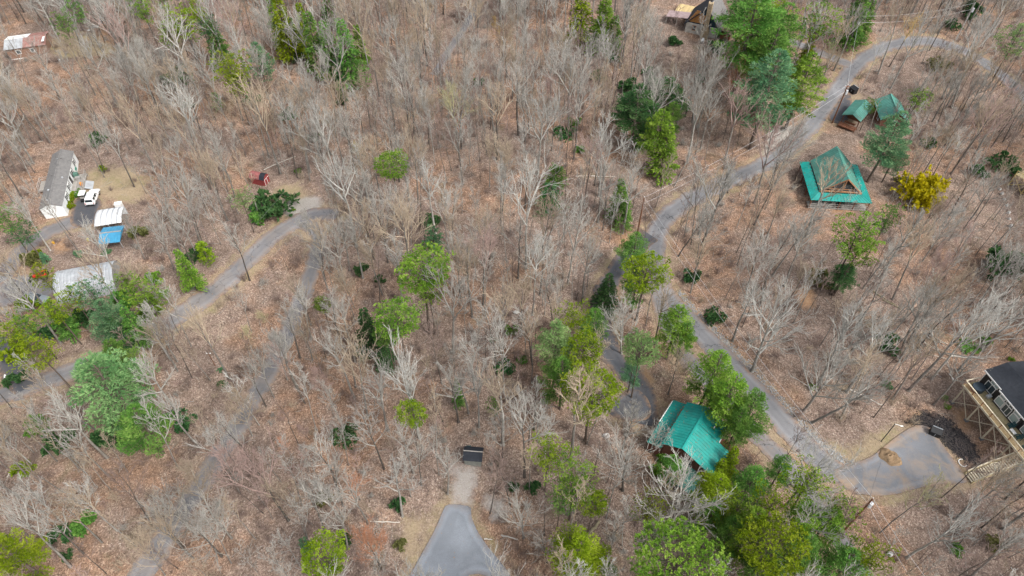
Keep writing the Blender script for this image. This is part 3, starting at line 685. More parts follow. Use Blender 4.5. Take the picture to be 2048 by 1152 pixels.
# ---- evergreens: crown centre x, y, crown radius (photograph pixels), kind, tint, height
for a in [
 (370,48,34,'open','yellow',18),(406,58,22,'open','blue',15),(437,92,20,'cone','green',13),(463,142,34,'open','yellow',19),(432,200,10,'young','green',5),(130,55,17,'open','green',17),(152,20,18,'open','green',17),
 (285,18,20,'open','bright',17),(330,8,14,'open','green',16),(570,62,24,'cone','yellow',18),(632,92,25,'cone','green',18),(662,104,22,'cone','green',17),(697,108,27,'cone','green',19),(682,140,18,'cone','dark',12),(517,118,22,'feather','blue',14),(655,12,14,'cone','green',14),
 (590,80,14,'cone','dark',12),(786,332,30,'lumpy','bright',16),(866,476,19,'young','blue',7),(842,548,49,'lumpy','bright',19),(860,585,30,'open','bright',15),(798,638,41,'lumpy','bright',18),(775,668,24,'lumpy','green',15),(645,611,16,'lumpy','bright',9),(735,668,24,'cone','dark',12),
 (770,710,18,'cone','dark',8),(820,836,25,'lumpy','yellow',15),(656,1114,42,'lumpy','yellow',15),(614,1092,13,'young','blue',6),(990,815,14,'open','green',11),(915,786,11,'cone','green',8),
 (205,772,68,'feather','soft',18),(238,712,32,'feather','green',13),(282,850,44,'feather','green',11),(78,702,38,'open','yellow',14),(58,652,30,'open','green',12),(22,668,34,'open','yellow',13),(112,622,30,'open','yellow',12),(90,552,22,'open','yellow',12),
 (192,590,32,'open','blue',15),(214,634,32,'feather','blue',12),(288,586,36,'open','bright',14),(268,655,22,'cone','green',9),(232,668,22,'cone','dark',8),(120,640,18,'cone','green',10),(374,540,18,'cone','bright',11),(410,505,14,'young','yellow',6),(484,402,22,'open','pale',11),
 (28,1112,46,'feather','yellow',15),(8,440,28,'open','green',12),(48,468,26,'open','dark',9),(252,566,22,'open','bright',10),(300,606,18,'feather','bright',8),(150,600,24,'open','yellow',12),(340,70,22,'open','bright',15),(395,30,20,'open','yellow',16),(480,165,20,'open','yellow',15),(550,45,16,'cone','bright',15),(610,60,18,'cone','yellow',15),(720,90,14,'cone','bright',12),
 (1165,32,26,'cone','yellow',14),(1206,45,24,'cone','bright',16),(1228,72,16,'cone','green',10),(1508,42,58,'feather','green',19),(1488,18,34,'feather','green',17),(1540,22,34,'open','yellow',19),(1535,110,46,'feather','green',17),(1515,85,34,'open','yellow',17),(1540,170,54,'feather','blue',18),(1605,160,42,'feather','bright',16),(1612,110,16,'cone','yellow',10),(1582,195,26,'feather','green',11),
 (1634,48,42,'open','bright',18),(1712,36,24,'cone','green',11),(1730,45,18,'cone','green',10),(1275,215,40,'feather','dark',12),(1335,190,30,'feather','dark',12),(1322,262,32,'feather','bright',16),(1330,302,27,'cone','bright',14),(1355,200,22,'feather','dark',10),(1300,180,24,'feather','dark',11),(1345,230,20,'feather','green',10),(1255,215,26,'feather','dark',10),(1650,165,0,'cone','green',9),(1560,60,44,'feather','green',18),(1500,70,36,'feather','bright',17),(1425,1030,24,'feather','green',12),(1460,1060,30,'feather','green',13),(1530,1130,40,'feather','green',14),(1610,1100,34,'feather','green',13),(1405,1060,0,'young','green',6),(1290,250,24,'cone','green',10),(1100,395,24,'young','dark',7),(1112,352,18,'young','green',7),(1242,400,20,'cone','green',10),(1248,430,16,'cone','green',8),
 (1780,272,38,'feather','blue',18),(1792,310,22,'feather','blue',11),(1722,468,44,'open','bright',19),(1712,500,34,'open','bright',15),(1776,436,20,'open','green',16),(1690,550,24,'feather','dark',7),(1836,198,22,'open','bright',12),(2032,80,34,'open','pale',17),(1742,212,14,'open','green',9),
 (1268,498,28,'feather','green',12),(1292,548,44,'lumpy','yellow',15),(1275,565,24,'feather','green',12),(1210,590,24,'cone','dark',10),(1142,640,32,'open','yellow',15),(1114,692,36,'feather','pale',17),(1168,694,34,'lumpy','yellow',16),(1126,752,34,'feather','green',14),(1186,782,52,'lumpy','yellow',17),(1192,650,26,'feather','green',12),(1182,825,22,'open','yellow',12),
 (1285,700,33,'lumpy','pale',16),(1266,738,18,'feather','blue',10),(1352,650,34,'feather','bright',14),(1368,672,20,'feather','green',12),(1425,745,38,'feather','bright',15),(1462,790,42,'feather','bright',16),(1500,820,36,'feather','green',15),(1478,850,24,'feather','green',13),(1430,790,26,'feather','green',12),
 (1096,912,38,'open','yellow',14),(1150,965,46,'open','bright',16),(1188,1012,26,'lumpy','yellow',12),(1120,1000,28,'open','green',13),(1152,1105,50,'feather','yellow',15),(1135,1075,26,'open','yellow',13),(1222,1146,16,'lumpy','pale',12),(1352,1122,80,'lumpy','bright',18),(1302,1022,34,'open','yellow',13),
 (1432,988,44,'feather','yellow',14),(1478,1012,28,'open','bright',14),(1500,962,34,'feather','green',13),(1550,1090,58,'lumpy','yellow',17),(1498,1065,38,'feather','bright',16),(1545,1008,36,'open','yellow',15),(1618,975,42,'open','yellow',15),(1600,1030,32,'feather','bright',15),(1672,1025,38,'open','bright',15),(1650,1050,30,'feather','bright',13),(1736,1112,38,'open','yellow',14),(1690,1140,44,'feather','green',12),
 (1460,925,18,'cone','yellow',8),(1440,945,18,'cone','yellow',7),(1345,932,24,'feather','green',9),(1565,935,22,'feather','green',9),(1990,1010,0,'young','green',4),
]:
    if a[2] > 0: put_ever(*a)
# ---- shrubs
for a in [(548,408,34,'dark',.9),(520,430,18,'green',1.1),(1310,225,20,'dark',1),(1255,175,18,'dark',1),(142,384,9,'yellow',1.2),(141,398,9,'yellow',1.1),(139,411,9,'yellow',1.1),(158,387,9,'green',1.1),(66,526,17,'olive',1.2),(80,512,11,'yellow',1.2),(575,231,14,'dark',1.2),(684,205,13,'dark',1.6),(630,275,13,'dark',1),(505,200,16,'dark',.9),
 (352,152,24,'dark',.9),(375,212,10,'dark',1),(195,282,16,'dark',.9),(190,275,10,'green',1),(596,342,6,'green',1.1),(587,420,4,'bright',1.1),(208,340,7,'yellow',1.4),(157,510,9,'blue',.9),(212,503,8,'blue',.6),(395,505,18,'dark',.8),(278,465,16,'olive',1.1),(357,842,26,'dark',1),
 (120,885,26,'dark',1),(222,880,30,'dark',.9),(46,938,18,'yellow',.9),(75,850,22,'green',.9),(165,1048,22,'green',.9),(125,1068,22,'dark',.9),(136,1110,11,'dark',1),(445,768,8,'dark',1),(440,740,7,'blue',.8),(1010,736,16,'dark',1.1),(1044,720,9,'green',1.2),(795,1010,16,'dark',1.1),
 (650,1000,17,'olive',.9),(690,870,22,'dark',.9),(800,1090,14,'olive',1),(690,1075,14,'dark',.8),(1385,556,15,'dark',1.2),(1430,632,17,'dark',1),(1640,562,24,'olive',.9),(1625,774,8,'bright',1),(1775,770,9,'blue',.8),(1688,552,18,'dark',1.1),(2008,530,38,'dark',1.1),(1775,690,22,'dark',.8),
 (1915,1100,12,'green',.9),(1990,1085,18,'olive',.5),(1028,975,12,'dark',1),(1065,975,16,'dark',.9),(1196,1005,14,'bright',1),(1330,935,24,'bright',.9),(1330,1000,0,'dark',1),(1545,172,0,'dark',1),(1940,25,22,'dark',.9),(1905,48,14,'dark',.9),(1845,42,0,'dark',1),(1890,105,0,'dark',1),
 (1880,125,18,'olive',.8),(1440,95,18,'dark',.9),(1350,85,14,'dark',.9),(1295,145,12,'dark',.8),(1310,170,14,'dark',.9),(1400,160,10,'dark',.9),(1230,115,14,'dark',.8),(1195,150,14,'dark',.8),(1130,265,18,'dark',.9),(1150,245,12,'green',.9),(960,165,10,'dark',.9),(1010,160,0,'dark',1),
 (1160,300,12,'green',.9),(1025,660,12,'green',.8),(1000,640,0,'dark',1),(985,680,6,'dark',1),(2012,325,26,'dark',.7),(1800,360,12,'olive',.8),(1860,285,14,'dark',.7),(1960,345,18,'dark',.8),(860,440,16,'dark',.8),(760,560,12,'dark',.8),(720,540,14,'dark',1),(1940,690,16,'green',.4),(1975,680,14,'green',.4),
 (2022,718,6,'bright',.8),(1895,812,6,'bright',.6),(1890,795,6,'green',.6),(1520,965,14,'dark',.8),(1490,910,0,'dark',1),(28,760,16,'dark',1),(48,750,10,'dark',1),(270,850,0,'dark',1),(168,640,20,'dark',1),(100,665,20,'dark',1),(330,590,12,'bright',.8),(250,600,22,'green',1.0),(300,625,20,'green',1.0),(60,610,20,'yellow',1.0),(140,655,24,'green',1.0),(40,700,26,'yellow',1.0),(285,640,18,'bright',1.0),(310,560,16,'bright',1.0),(225,430,0,'dark',1)]:
    if a[2] > 0: put_bush(*a)
p = at(1838, 392, .8); s = 42 / ppm(p) / 1.25
place_tree('flowering_shrub', 'shrub', None, (BU[0][0], FB.mesh('forsythia', NEED['gold'], False)), ('stems', 'blossom'), (BARK['dark'], NEED['gold']), on(p.x, p.y - .8), 0, (s, s, s * 1.25), (0, 0), 'big golden yellow flowering bush', (1838, 392))
# a small blue spruce on the lawn
T_, C_, H_, zc_, rc_ = EV['cone'][1]; p = at(90, 518, .8); s = 8.5 / ppm(p) / rc_
place_tree('blue_spruce', 'tree', None, (T_, C_), ('trunk', 'crown'), (BARK['pine'], NEED['blue']), on(p.x, p.y), .4, (s, s, s * .42), (0, 0), 'tiny blue spruce', (90, 518))

# ---- the leafless trees that stand out: foot, top, kind, tint
for a in [
 ((1504,742),(1578,560),'spread','pale'),((1607,822),(1712,690),'spread','pale'),((1623,846),(1800,735),'tall','grey'),((1816,782),(1990,600),'tall','pale'),((1863,758),(2015,580),'tall','pale'),((1915,742),(2046,590),'tall','pale'),((1781,672),(1882,560),'tall','pale'),((1845,683),(1920,590),'slender','grey'),
 ((1760,1065),(1882,950),'slender','lime'),((1813,1116),(1955,1005),'tall','pale'),((1940,1155),(2060,1050),'tall','grey'),((1545,550),(1660,395),'tall','grey'),((1508,451),(1580,290),'tall','grey'),((1725,577),(1822,465),'tall','grey'),((1992,572),(2060,480),'tall','pale'),
 ((1855,470),(1890,395),'fine','pink'),((1905,520),(1950,440),'fine','pink'),((1820,620),(1900,500),'fine','pink'),((1778,134),(1842,20),'tall','amber'),((1840,112),(1878,40),'tall','grey'),((1923,107),(1958,36),'tall','grey'),((1914,240),(1966,145),'tall','pale'),((1868,285),(1885,240),'fine','pink'),((1895,275),(1930,225),'fine','pink'),
 ((1450,205),(1492,108),'fine','rust'),((1370,232),(1424,88),'tall','grey'),((1263,242),(1290,160),'tall','pale'),((1159,172),(1205,60),'spread','pale'),((1130,161),(1120,40),'spread','pale'),((1276,154),(1296,8),'tall','grey'),((1297,140),(1310,20),'tall','grey'),((1303,152),(1325,40),'tall','grey'),
 ((1052,530),(1062,300),'tall','pale'),((1036,556),(1040,420),'tall','grey'),((1135,569),(1168,380),'tall','grey'),((1357,512),(1420,400),'tall','dark'),((1388,548),(1440,405),'tall','grey'),((1351,473),(1395,390),'slender','grey'),((1349,371),(1402,278),'tall','grey'),((1114,509),(1160,400),'tall','pale'),
 ((70,345),(22,275),'tall','pale'),((101,501),(20,385),'tall','pale'),((289,517),(245,420),'tall','pale'),((349,540),(300,400),'tall','pale'),((385,530),(345,430),'tall','grey'),((500,561),(450,435),'tall','grey'),((362,504),(308,325),'tall','pale'),((377,381),(342,270),'tall','pale'),((208,345),(184,255),'tall','grey'),((401,488),(348,320),'tall','grey'),
 ((88,695),(5,612),'tall','pale'),((365,846),(278,710),'tall','pale'),((190,859),(65,790),'tall','pink'),((65,930),(-12,855),'tall','pale'),((216,951),(128,855),'tall','pale'),((193,974),(138,905),'slender','grey'),((141,1133),(10,990),'tall','pale'),((198,1024),(128,972),'spread','pale'),((391,1068),(305,990),'spread','grey'),((443,1112),(370,1040),'spread','grey'),((463,1076),(400,1000),'spread','pale'),
 ((768,938),(730,815),'tall','pale'),((737,1047),(690,955),'tall','pale'),((805,1032),(784,915),'tall','pale'),((878,951),(872,845),'slender','pale'),((984,946),(980,862),'slender','pale'),((827,946),(800,850),'tall','grey'),((654,1071),(610,960),'tall','pale'),((763,1138),(732,1058),'fine','rust'),((720,1000),(700,950),'fine','rust'),
 ((917,844),(888,720),'tall','pale'),((776,860),(732,720),'tall','pale'),((950,781),(942,665),'tall','pale'),((651,795),(622,730),'fine','pink'),((958,854),(958,715),'tall','pale'),((726,556),(698,425),'tall','pale'),((797,467),(774,365),'spread','pale'),((656,580),(622,485),'tall','grey'),((690,570),(660,440),'tall','grey'),
 ((648,292),(600,105),'tall','pale'),((591,300),(555,178),'tall','pale'),((640,300),(620,150),'tall','pale'),((1243,708),(1240,598),'spread','pale'),((1068,860),(1070,755),'tall','grey'),((1336,789),(1362,685),'fine','tan'),((1325,1076),(1385,935),'spread','pale'),((1245,980),(1254,872),'spread','grey'),((1229,1065),(1275,1000),'slender','grey'),((1047,1076),(1042,1000),'spread','grey'),((1383,1081),(1385,1030),'spread','pale'),
 ((1258,845),(1270,800),'fine','pale'),((1300,905),(1325,850),'spread','pale'),((545,650),(515,640),'fine','lime'),((500,690),(490,650),'fine','lime'),((720,330),(705,280),'fine','lime'),((920,280),(920,230),'fine','rust'),((905,125),(925,90),'tall','grey'),((1000,95),(985,30),'fine','amber'),((620,880),(600,860),'fine','pink'),((580,905),(560,880),'fine','rust'),((548,795),(505,690),'tall','grey'),((505,872),(455,770),'fine','tan'),((462,945),(405,850),'tall','pale'),((420,1020),(360,920),'fine','tan'),((600,715),(560,600),'tall','grey'),((622,650),(590,540),'tall','tan'),((365,1095),(300,1000),'tall','grey'),((575,760),(540,660),'fine','grey'),((480,985),(430,890),'fine','pink'),((330,1150),(270,1060),'fine','tan'),((650,560),(630,430),'tall','tan'),((640,520),(600,420),'fine','grey'),((160,205),(115,90),'tall','grey'),((120,200),(60,60),'tall','dark'),((180,140),(135,35),'tall','dark')]:
    a = list(a)
    if a[3] == 'pale' and GR.random() < .5: a[3] = 'grey'
    if a[3] == 'dark': put_bare(a[0], a[1], a[2], 'grey', 'dark')
    else: put_bare(*a)

# ---- the rest of the wood, kept off roads, yards and roofs
KEEP = [[(70,295),(160,295),(200,340),(215,395),(260,405),(262,490),(190,500),(150,470),(70,450)], [(90,500),(240,505),(240,615),(90,620)], [(0,50),(105,50),(110,122),(0,122)], [(495,340),(550,340),(550,382),(495,382)],
        [(1600,275),(1765,275),(1770,425),(1600,425)], [(1680,185),(1735,185),(1735,265),(1680,265)], [(1745,180),(1800,180),(1800,250),(1745,250)], [(1300,0),(1460,0),(1460,95),(1300,95)], [(1285,795),(1480,795),(1480,990),(1285,990)],
        [(1890,715),(2048,715),(2048,985),(1890,985)], [(1990,310),(2048,310),(2048,470),(1990,470)], [(915,880),(975,880),(960,1020),(900,1020)], [(1205,570),(1245,570),(1310,760),(1310,850),(1205,850),(1195,690)], [(1640,850),(1830,830),(1760,930),(1680,940)], [(555,365),(640,365),(640,440),(555,440)], [(800,1020),(870,1010),(830,1120),(780,1130)]]
KEEP = [[at(*q).xy for q in P] for P in KEEP]
def free(x, y, rm=1.4):
    ok = road_dist(x, y) > rm
    for P in KEEP: ok &= ~in_poly(x, y, P)
    return ok
def blocks(x, y, h=16, seed=0.0):
    u = (math.sin(x * 12.9898 + y * 78.233 + seed) * 43758.5453) % 1.0; z = G(x, y)
    for f in (.15, .4, .6, .8, 1.0):
        a, b = proj((x, y, z + h * f)); m = 0 if f < .5 else 14
        for x0, y0, x1, y1, p_ in SIGHT:
            if x0 - m < a < x1 + m and y0 - m < b < y1 + m and u < p_: return True
    return False
def scatter(seed, n, gap, rm, view=True, existing=(), margin=0, tall=0):
    rs = np.random.RandomState(seed); out = list(existing); cell = {}
    def key(p): return int(p[0] // gap), int(p[1] // gap)
    for p in out: cell.setdefault(key(p), []).append(p)
    got = []; cx = rs.uniform(-160, 160, n * 14); cy = rs.uniform(20, 215, n * 14); ok = free(cx, cy, rm)
    for x, y in zip(cx[ok], cy[ok]):
        q = proj((x, y, G(x, y)))
        if not (-margin < q[0] < PW + margin and -margin < q[1] < PH + margin): continue
        if tall and blocks(x, y, tall): continue
        # clumps and thinner places
        if math.sin(x * .09 + 2) * math.sin(y * .11 + x * .03) + rs.uniform(-1.1, 1.1) < -.75: continue
        k = key((x, y))
        if any(abs(a - k[0]) < 2 and abs(b - k[1]) < 2 and any((x-p[0])**2 + (y-p[1])**2 < gap*gap for p in cell.get((a, b), ())) for a in range(k[0]-1, k[0]+2) for b in range(k[1]-1, k[1]+2)): continue
        cell.setdefault(k, []).append((x, y)); got.append((x, y, q[0], q[1]))
        if len(got) >= n: break
    return got
HAND = [(r.location.x, r.location.y) for r, *_ in PEND if r.name.startswith('leafless')]
NB = 300 - len(HAND)
def tint_at(px, py):
    u = GR.random()
    if 640 < px < 1030 and py < 480: return 'tan' if u < .3 else 'lime' if u < .36 else 'grey' if u < .72 else 'pale'
    if px < 760 and py > 620: return 'pink' if u < .22 else 'tan' if u < .46 else 'pale' if u < .64 else 'grey'
    if px > 1500 and py < 620: return 'pink' if u < .32 else 'tan' if u < .45 else 'grey' if u < .8 else 'pale'
    return 'pale' if u < .28 else 'grey' if u < .72 else 'pink' if u < .84 else 'tan'
WOOD = scatter(21, NB, 4.4, 1.6, True, HAND, 0, 18)
for x, y, px, py in WOOD:
    u = GR.random() + (.22 if 640 < px < 1030 and 80 < py < 480 and GR.random() < .5 else 0); kind = 'tall' if u < .72 else 'spread' if u < .80 else 'fine' if u < .92 else 'slender'
    v = GR.randrange(len(BV[kind])); s = GR.uniform(.82, 1.15); _bare(on(x, y), kind, v, tint_at(px, py), None, (s, s, s * GR.uniform(.92, 1.1)), (px, py))

# ---- thin stems and brush nobody could count: instanced stuff
def gn_scatter(name, label, cat, protos, pts):
    """pts: rows (x, y, z, index, yaw, tiltx, tilty, scale)"""
    coll = bpy.data.collections.new(name + '_kinds')
    for i, o in enumerate(protos): o.name = f'{name}_kind_{i:02d}'; coll.objects.link(o)
    me = bpy.data.meshes.new(name); A = np.array(pts, dtype=np.float32); me.vertices.add(len(A)); me.vertices.foreach_set('co', A[:, :3].ravel())
    a = me.attributes.new('idx', 'INT', 'POINT'); a.data.foreach_set('value', A[:, 3].astype(np.int32))
    a = me.attributes.new('rot', 'FLOAT_VECTOR', 'POINT'); a.data.foreach_set('vector', A[:, [5, 6, 4]].ravel())
    a = me.attributes.new('scl', 'FLOAT', 'POINT'); a.data.foreach_set('value', A[:, 7])
    o = link(name, me); tag(o, label, cat, None, 'stuff')
    g = bpy.data.node_groups.new(name + '_nodes', 'GeometryNodeTree'); g.interface.new_socket('Geometry', in_out='INPUT', socket_type='NodeSocketGeometry'); g.interface.new_socket('Geometry', in_out='OUTPUT', socket_type='NodeSocketGeometry')
    N = g.nodes.new; gi, go, ci, ip = N('NodeGroupInput'), N('NodeGroupOutput'), N('GeometryNodeCollectionInfo'), N('GeometryNodeInstanceOnPoints')
    ci.inputs['Collection'].default_value = coll; ci.inputs['Separate Children'].default_value = True; ci.inputs['Reset Children'].default_value = True; ip.inputs['Pick Instance'].default_value = True
    def na(nm, ty): x = N('GeometryNodeInputNamedAttribute'); x.data_type = ty; x.inputs[0].default_value = nm; return x.outputs[0]
    L = g.links.new; L(gi.outputs[0], ip.inputs['Points']); L(ci.outputs[0], ip.inputs['Instance']); L(na('idx', 'INT'), ip.inputs['Instance Index']); L(na('rot', 'FLOAT_VECTOR'), ip.inputs['Rotation']); L(na('scl', 'FLOAT'), ip.inputs['Scale']); L(ip.outputs[0], go.inputs[0])
    md = o.modifiers.new('scatter', 'NODES'); md.node_group = g; return o
def joined(T, C, bark, twig):
    """trunk and crown in one mesh"""
    v1 = len(T.vertices); me = bpy.data.meshes.new('stem')
    vs = [tuple(v.co) for v in T.vertices] + [tuple(v.co) for v in C.vertices]; fs = [tuple(p.vertices) for p in T.polygons] + [tuple(i + v1 for i in p.vertices) for p in C.polygons]
    me.from_pydata(vs, [], fs); me.materials.append(bark); me.materials.append(twig); me.polygons.foreach_set('material_index', [0]*len(T.polygons) + [1]*len(C.polygons)); me.polygons.foreach_set('use_smooth', [True]*len(fs)); return bpy.data.objects.new('stem', me)
protos = []
for i, (k, b, tw) in enumerate((('slender', 'grey', 'grey'), ('slender', 'pale', 'pale'), ('slender', 'dark', 'brown'), ('slender', 'grey', 'tan'), ('sapling', 'grey', 'pink'), ('sapling', 'grey', 'grey'), ('sapling', 'dark', 'brown'), ('tall', 'grey', 'grey'), ('tall', 'pale', 'pale'), ('tall', 'dark', 'grey'), ('tall', 'grey', 'tan'))):
    T, C, *_ = BV[k][i % len(BV[k])]; protos.append(joined(T, C, BARK[b], TWIG[tw]))
pts = []
for x, y, px, py in scatter(33, 2700, 1.65, .7, True, HAND + [(a, b) for a, b, *_ in WOOD], 160, 14):
    out = not (0 < px < PW and -20 < py < PH + 60)
    i = GR.choice((7, 8)) if out and GR.random() < .5 else GR.choice((0, 0, 0, 1, 2, 2, 3, 3, 4, 5, 6, 6, 7, 9, 10))
    sc_ = GR.uniform(.72, 1.2) if i < 7 else GR.uniform(.6, .92)
    pts.append((x, y, G(x, y) - .1, i, GR.uniform(0, 6.28), GR.gauss(0, .05), GR.gauss(0, .05), sc_))
gn_scatter('woodland_thicket', 'thin leafless stems crowding between the larger trees', 'thicket', protos, pts)
protos = []
for i, (h, n, sp, tw) in enumerate(((1.6, 16, .7, 'brown'), (2.2, 14, .5, 'brown'), (1.3, 20, .9, 'grey'), (1.8, 14, .6, 'tan'), (1.2, 16, .9, 'pink'))):
    protos.append(bpy.data.objects.new('brush', brush(500 + i, h, n, sp).mesh('brush', TWIG[tw])))
pts = [(x, y, G(x, y) - .05, GR.choice((0, 0, 0, 1, 1, 2, 3, 4)), GR.uniform(0, 6.28), 0, 0, GR.uniform(.6, 1.3)) for x, y, px, py in scatter(35, 2200, 1.3, .5, True, (), 60)]
gn_scatter('undergrowth', 'low brown brush and bramble on the leaf litter', 'undergrowth', protos, pts)
# fallen sticks lying in the leaves
fl = TB(); g_ = random.Random(9)
for x, y, px, py in scatter(37, 1400, 1.2, .8, True, (), 0):
    L = g_.uniform(.6, 2.6) * g_.choice((1, 1, 1.6)); a = g_.uniform(0, 6.28); P = [Vector((x, y, 0))]
    for j in range(3): a += g_.gauss(0, .16); P.append(P[-1] + Vector((math.cos(a), math.sin(a), 0)) * L / 3)
    P = [on(q.x, q.y, .12) for q in P]; fl.tube(P, g_.uniform(.018, .045), .012, 4, g_.random())
fl_o = link('fallen_sticks', fl.mesh('fallen_sticks', TWIG['pale'])); tag(fl_o, 'dead sticks and branches strewn over the leaf litter', 'sticks', None, 'stuff')
# ================================================================ BUILDINGS
LM = []      # landmarks used to say where a tree stands: (px, py, phrase)
def mark(px, py, phrase): LM.append((px, py, phrase))
TEAL = paint('teal_metal', (.010, .275, .24), .45, .26, .7, .45, (.5, (.07, .16, .14)))
TEAL2 = paint('teal_metal_faded', (.10, .29, .24), .55, .3, .6, .35, (.7, (.17, .20, .17)))
WHITE = paint('white_siding', (.80, .82, .82), .55, .06, .9, .3, (.25, (.55, .56, .52)))
WTRIM = paint('white_trim', (.80, .80, .78), .5, .06)
TARP = paint('white_tarp', (.66, .68, .70), .5, .16, .8, .3, (.6, (.38, .36, .33)))
SHING = paint('grey_shingle', (.185, .18, .175), .9, .25, 2.2, .2, (.6, (.10, .10, .105)))
BLKSH = paint('black_shingle', (.022, .026, .034), .8, .3, 2.5, .3)
BLK = paint('black_paint', (.018, .019, .021), .5, .2)
CHAR = paint('charcoal_siding', (.035, .032, .032), .7, .2)
BLUE = paint('blue_metal', (.05, .26, .43), .4, .16, 1.2, .5, (.35, (.10, .22, .33)))
GALV = paint('galvanised_steel', (.40, .42, .44), .5, .25, 1.0, .4, (.6, (.22, .22, .22)))
GREYW = paint('grey_board', (.30, .29, .275), .85, .2, 1.5)
REDW = paint('red_boards', (.25, .045, .045), .8, .28, 2.2, .2, (.5, (.14, .07, .06)))
REDR = paint('red_faded_roof', (.29, .105, .10), .85, .25, 2.0, .2, (.6, (.09, .085, .09)))
RUST = paint('rusty_sheet', (.30, .155, .13), .8, .25, 1.2, .3, (.5, (.45, .40, .38)))
BRICK = paint('brown_brick_board', (.27, .17, .125), .9, .2, 2.0)
DECKW = wood('deck_boards', (.36, .29, .16), (.50, .42, .25)); LUMB = wood('pale_lumber', (.46, .40, .29), (.62, .56, .44)); BROWNW = wood('brown_stain', (.12, .05, .03), (.20, .09, .055))
GREYD = wood('weathered_boards', (.24, .22, .20), (.38, .36, .33)); LOGW = wood('grey_log', (.42, .39, .35), (.58, .55, .50)); CEDAR = wood('cedar_shake', (.34, .15, .05), (.55, .28, .10)); REDWD = wood('reddish_frame', (.32, .15, .08), (.45, .24, .13))
STONE = paint('tan_stone', (.40, .31, .20), .9, .4, 1.6, .2, (.6, (.30, .28, .26))); CONC = paint('concrete', (.46, .45, .43), .9, .15, 2.0)
GLS = glass('window_glass'); GLS2 = glass('window_glass_pale', (.30, .38, .37), .12); VINYL = paint('shutter_black', (.02, .018, .02), .5, .1)
def frame_at(x, y, rz): return on(x, y), rz
def window(parent, c, w, h, axis, out, frame=None, pane=None, mull=1, sh=None):
    """a framed window on a wall; axis: 'x' or 'y' runs along the wall, out: +1/-1 the way it faces"""
    frame = frame or WTRIM; pane = pane or GLS; t = .08; x, y, z = c; fm = MB()
    def bar(u0, u1, z0, z1, d0, d1, m):
        if axis == 'y': m.bx(min(x + out*d0, x + out*d1), max(x + out*d0, x + out*d1), y + u0, y + u1, z + z0, z + z1)
        else: m.bx(x + u0, x + u1, min(y + out*d0, y + out*d1), max(y + out*d0, y + out*d1), z + z0, z + z1)
    for q in ((-w/2-t, -w/2, -h/2-t, h/2+t), (w/2, w/2+t, -h/2-t, h/2+t), (-w/2, w/2, h/2, h/2+t), (-w/2, w/2, -h/2-t, -h/2)): bar(*q, -.04, .09, fm)
    for k in range(1, mull): bar(-w/2 + w*k/mull - .03, -w/2 + w*k/mull + .03, -h/2, h/2, -.04, .07, fm)
    f = fm.part('window', frame, parent)
    for k in range(mull):
        pm = MB(); bar(-w/2 + w*k/mull + (.03 if k else 0), -w/2 + w*(k+1)/mull - (.03 if k < mull-1 else 0), -h/2, h/2, -.03, .03, pm); pm.part('pane', pane, f)
    if sh:
        for s in (-1, 1):
            sm = MB(); a = s * (w/2 + t + .02); b = a + s * .3; bar(min(a, b), max(a, b), -h/2 - t, h/2 + t, 0, .06, sm); sm.part('shutter', sh, f)
    return f
def ribs(parent, p00, p10, p11, p01, n, mat, w=.09, h=.06):
    """raised seams on a metal sheet, n lines running from edge p00-p10 to edge p01-p11"""
    a, b, c, d = map(Vector, (p00, p10, p11, p01)); m = MB(); nrm = (b - a).cross(d - a).normalized(); nrm = nrm if nrm.z > 0 else -nrm
    for i in range(n + 1):
        t = i / n; m.beam(a.lerp(b, t) + nrm * h * .4, d.lerp(c, t) + nrm * h * .4, w, h)
    return m.part('seams', mat, parent, kind='stuff')
def gable(root, L, W, eave, ridge, wall, roof, ov=.3, th=.12, gab=None, along='y', seam=0, base=-1.2, rx=0.0):
    """walls with two gables and a two-slope roof; the ridge runs along local y (or x)"""
    S = (lambda u, v, z: (u, v, z)) if along == 'y' else (lambda u, v, z: (v, u, z))
    m = MB(); h = W / 2
    m.prism([(-h, base), (h, base), (h, eave), (rx, ridge - .02), (-h, eave)], lambda u, z: S(u, -L/2, z), lambda u, z: S(u, L/2, z)); wl = m.part('wall', wall, root)
    rf = None
    for s in (-1, 1):
        e = s * (h + ov); ez = eave - (ridge - eave) / abs(h - s * rx) * ov + .05; y0, y1 = -L/2 - ov, L/2 + ov
        c = [S(rx, y0, ridge + th), S(e, y0, ez + th), S(e, y1, ez + th), S(rx, y1, ridge + th)]
        m = MB(); m.slab(c, th); p = m.part('roof', roof, root)
        if seam: ribs(p, c[0], c[3], c[2], c[1], seam, roof)
        rf = p
    m = MB(); m.beam(S(rx, -L/2 - ov, ridge + th + .02), S(rx, L/2 + ov, ridge + th + .02), .3, .06); m.part('ridge_cap', roof, root)
    return wl

# ---- the white mobile home
loc, rz = frame_at(-94.1, 111.7, R(16)); mh = thing('mobile_home', 'long white mobile home with a grey shingled roof and black shutters', 'house', loc, rz); mark(120, 365, 'the white mobile home')
gable(mh, 18.0, 4.0, 2.75, 3.7, WHITE, SHING, .16, .08)
for f, w in ((.13, .7), (.33, .9), (.58, 1.1), (.77, 1.1)): window(mh, (2.0, 9 - 18*f, 1.75), w, 1.15, 'y', 1, WTRIM, GLS, 2 if w > 1 else 1, VINYL)
m = MB(); m.bx(2.0, 2.06, .3, 1.2, .3, 2.35); d = m.part('door', paint('door_dark', (.06, .05, .05), .5), mh); MB().bx(2.06, 2.1, .38, .46, 1.2, 1.35).part('handle', GALV, d)
window(mh, (-2.0, 3.0, 1.75), .9, 1.1, 'y', -1); window(mh, (-2.0, -4.0, 1.75), .9, 1.1, 'y', -1)
MB().bx(2.0, 2.12, 5.2, 6.0, .5, 1.0).part('awning_box', paint('green_box', (.02, .22, .15)), mh)
g_ = random.Random(3)
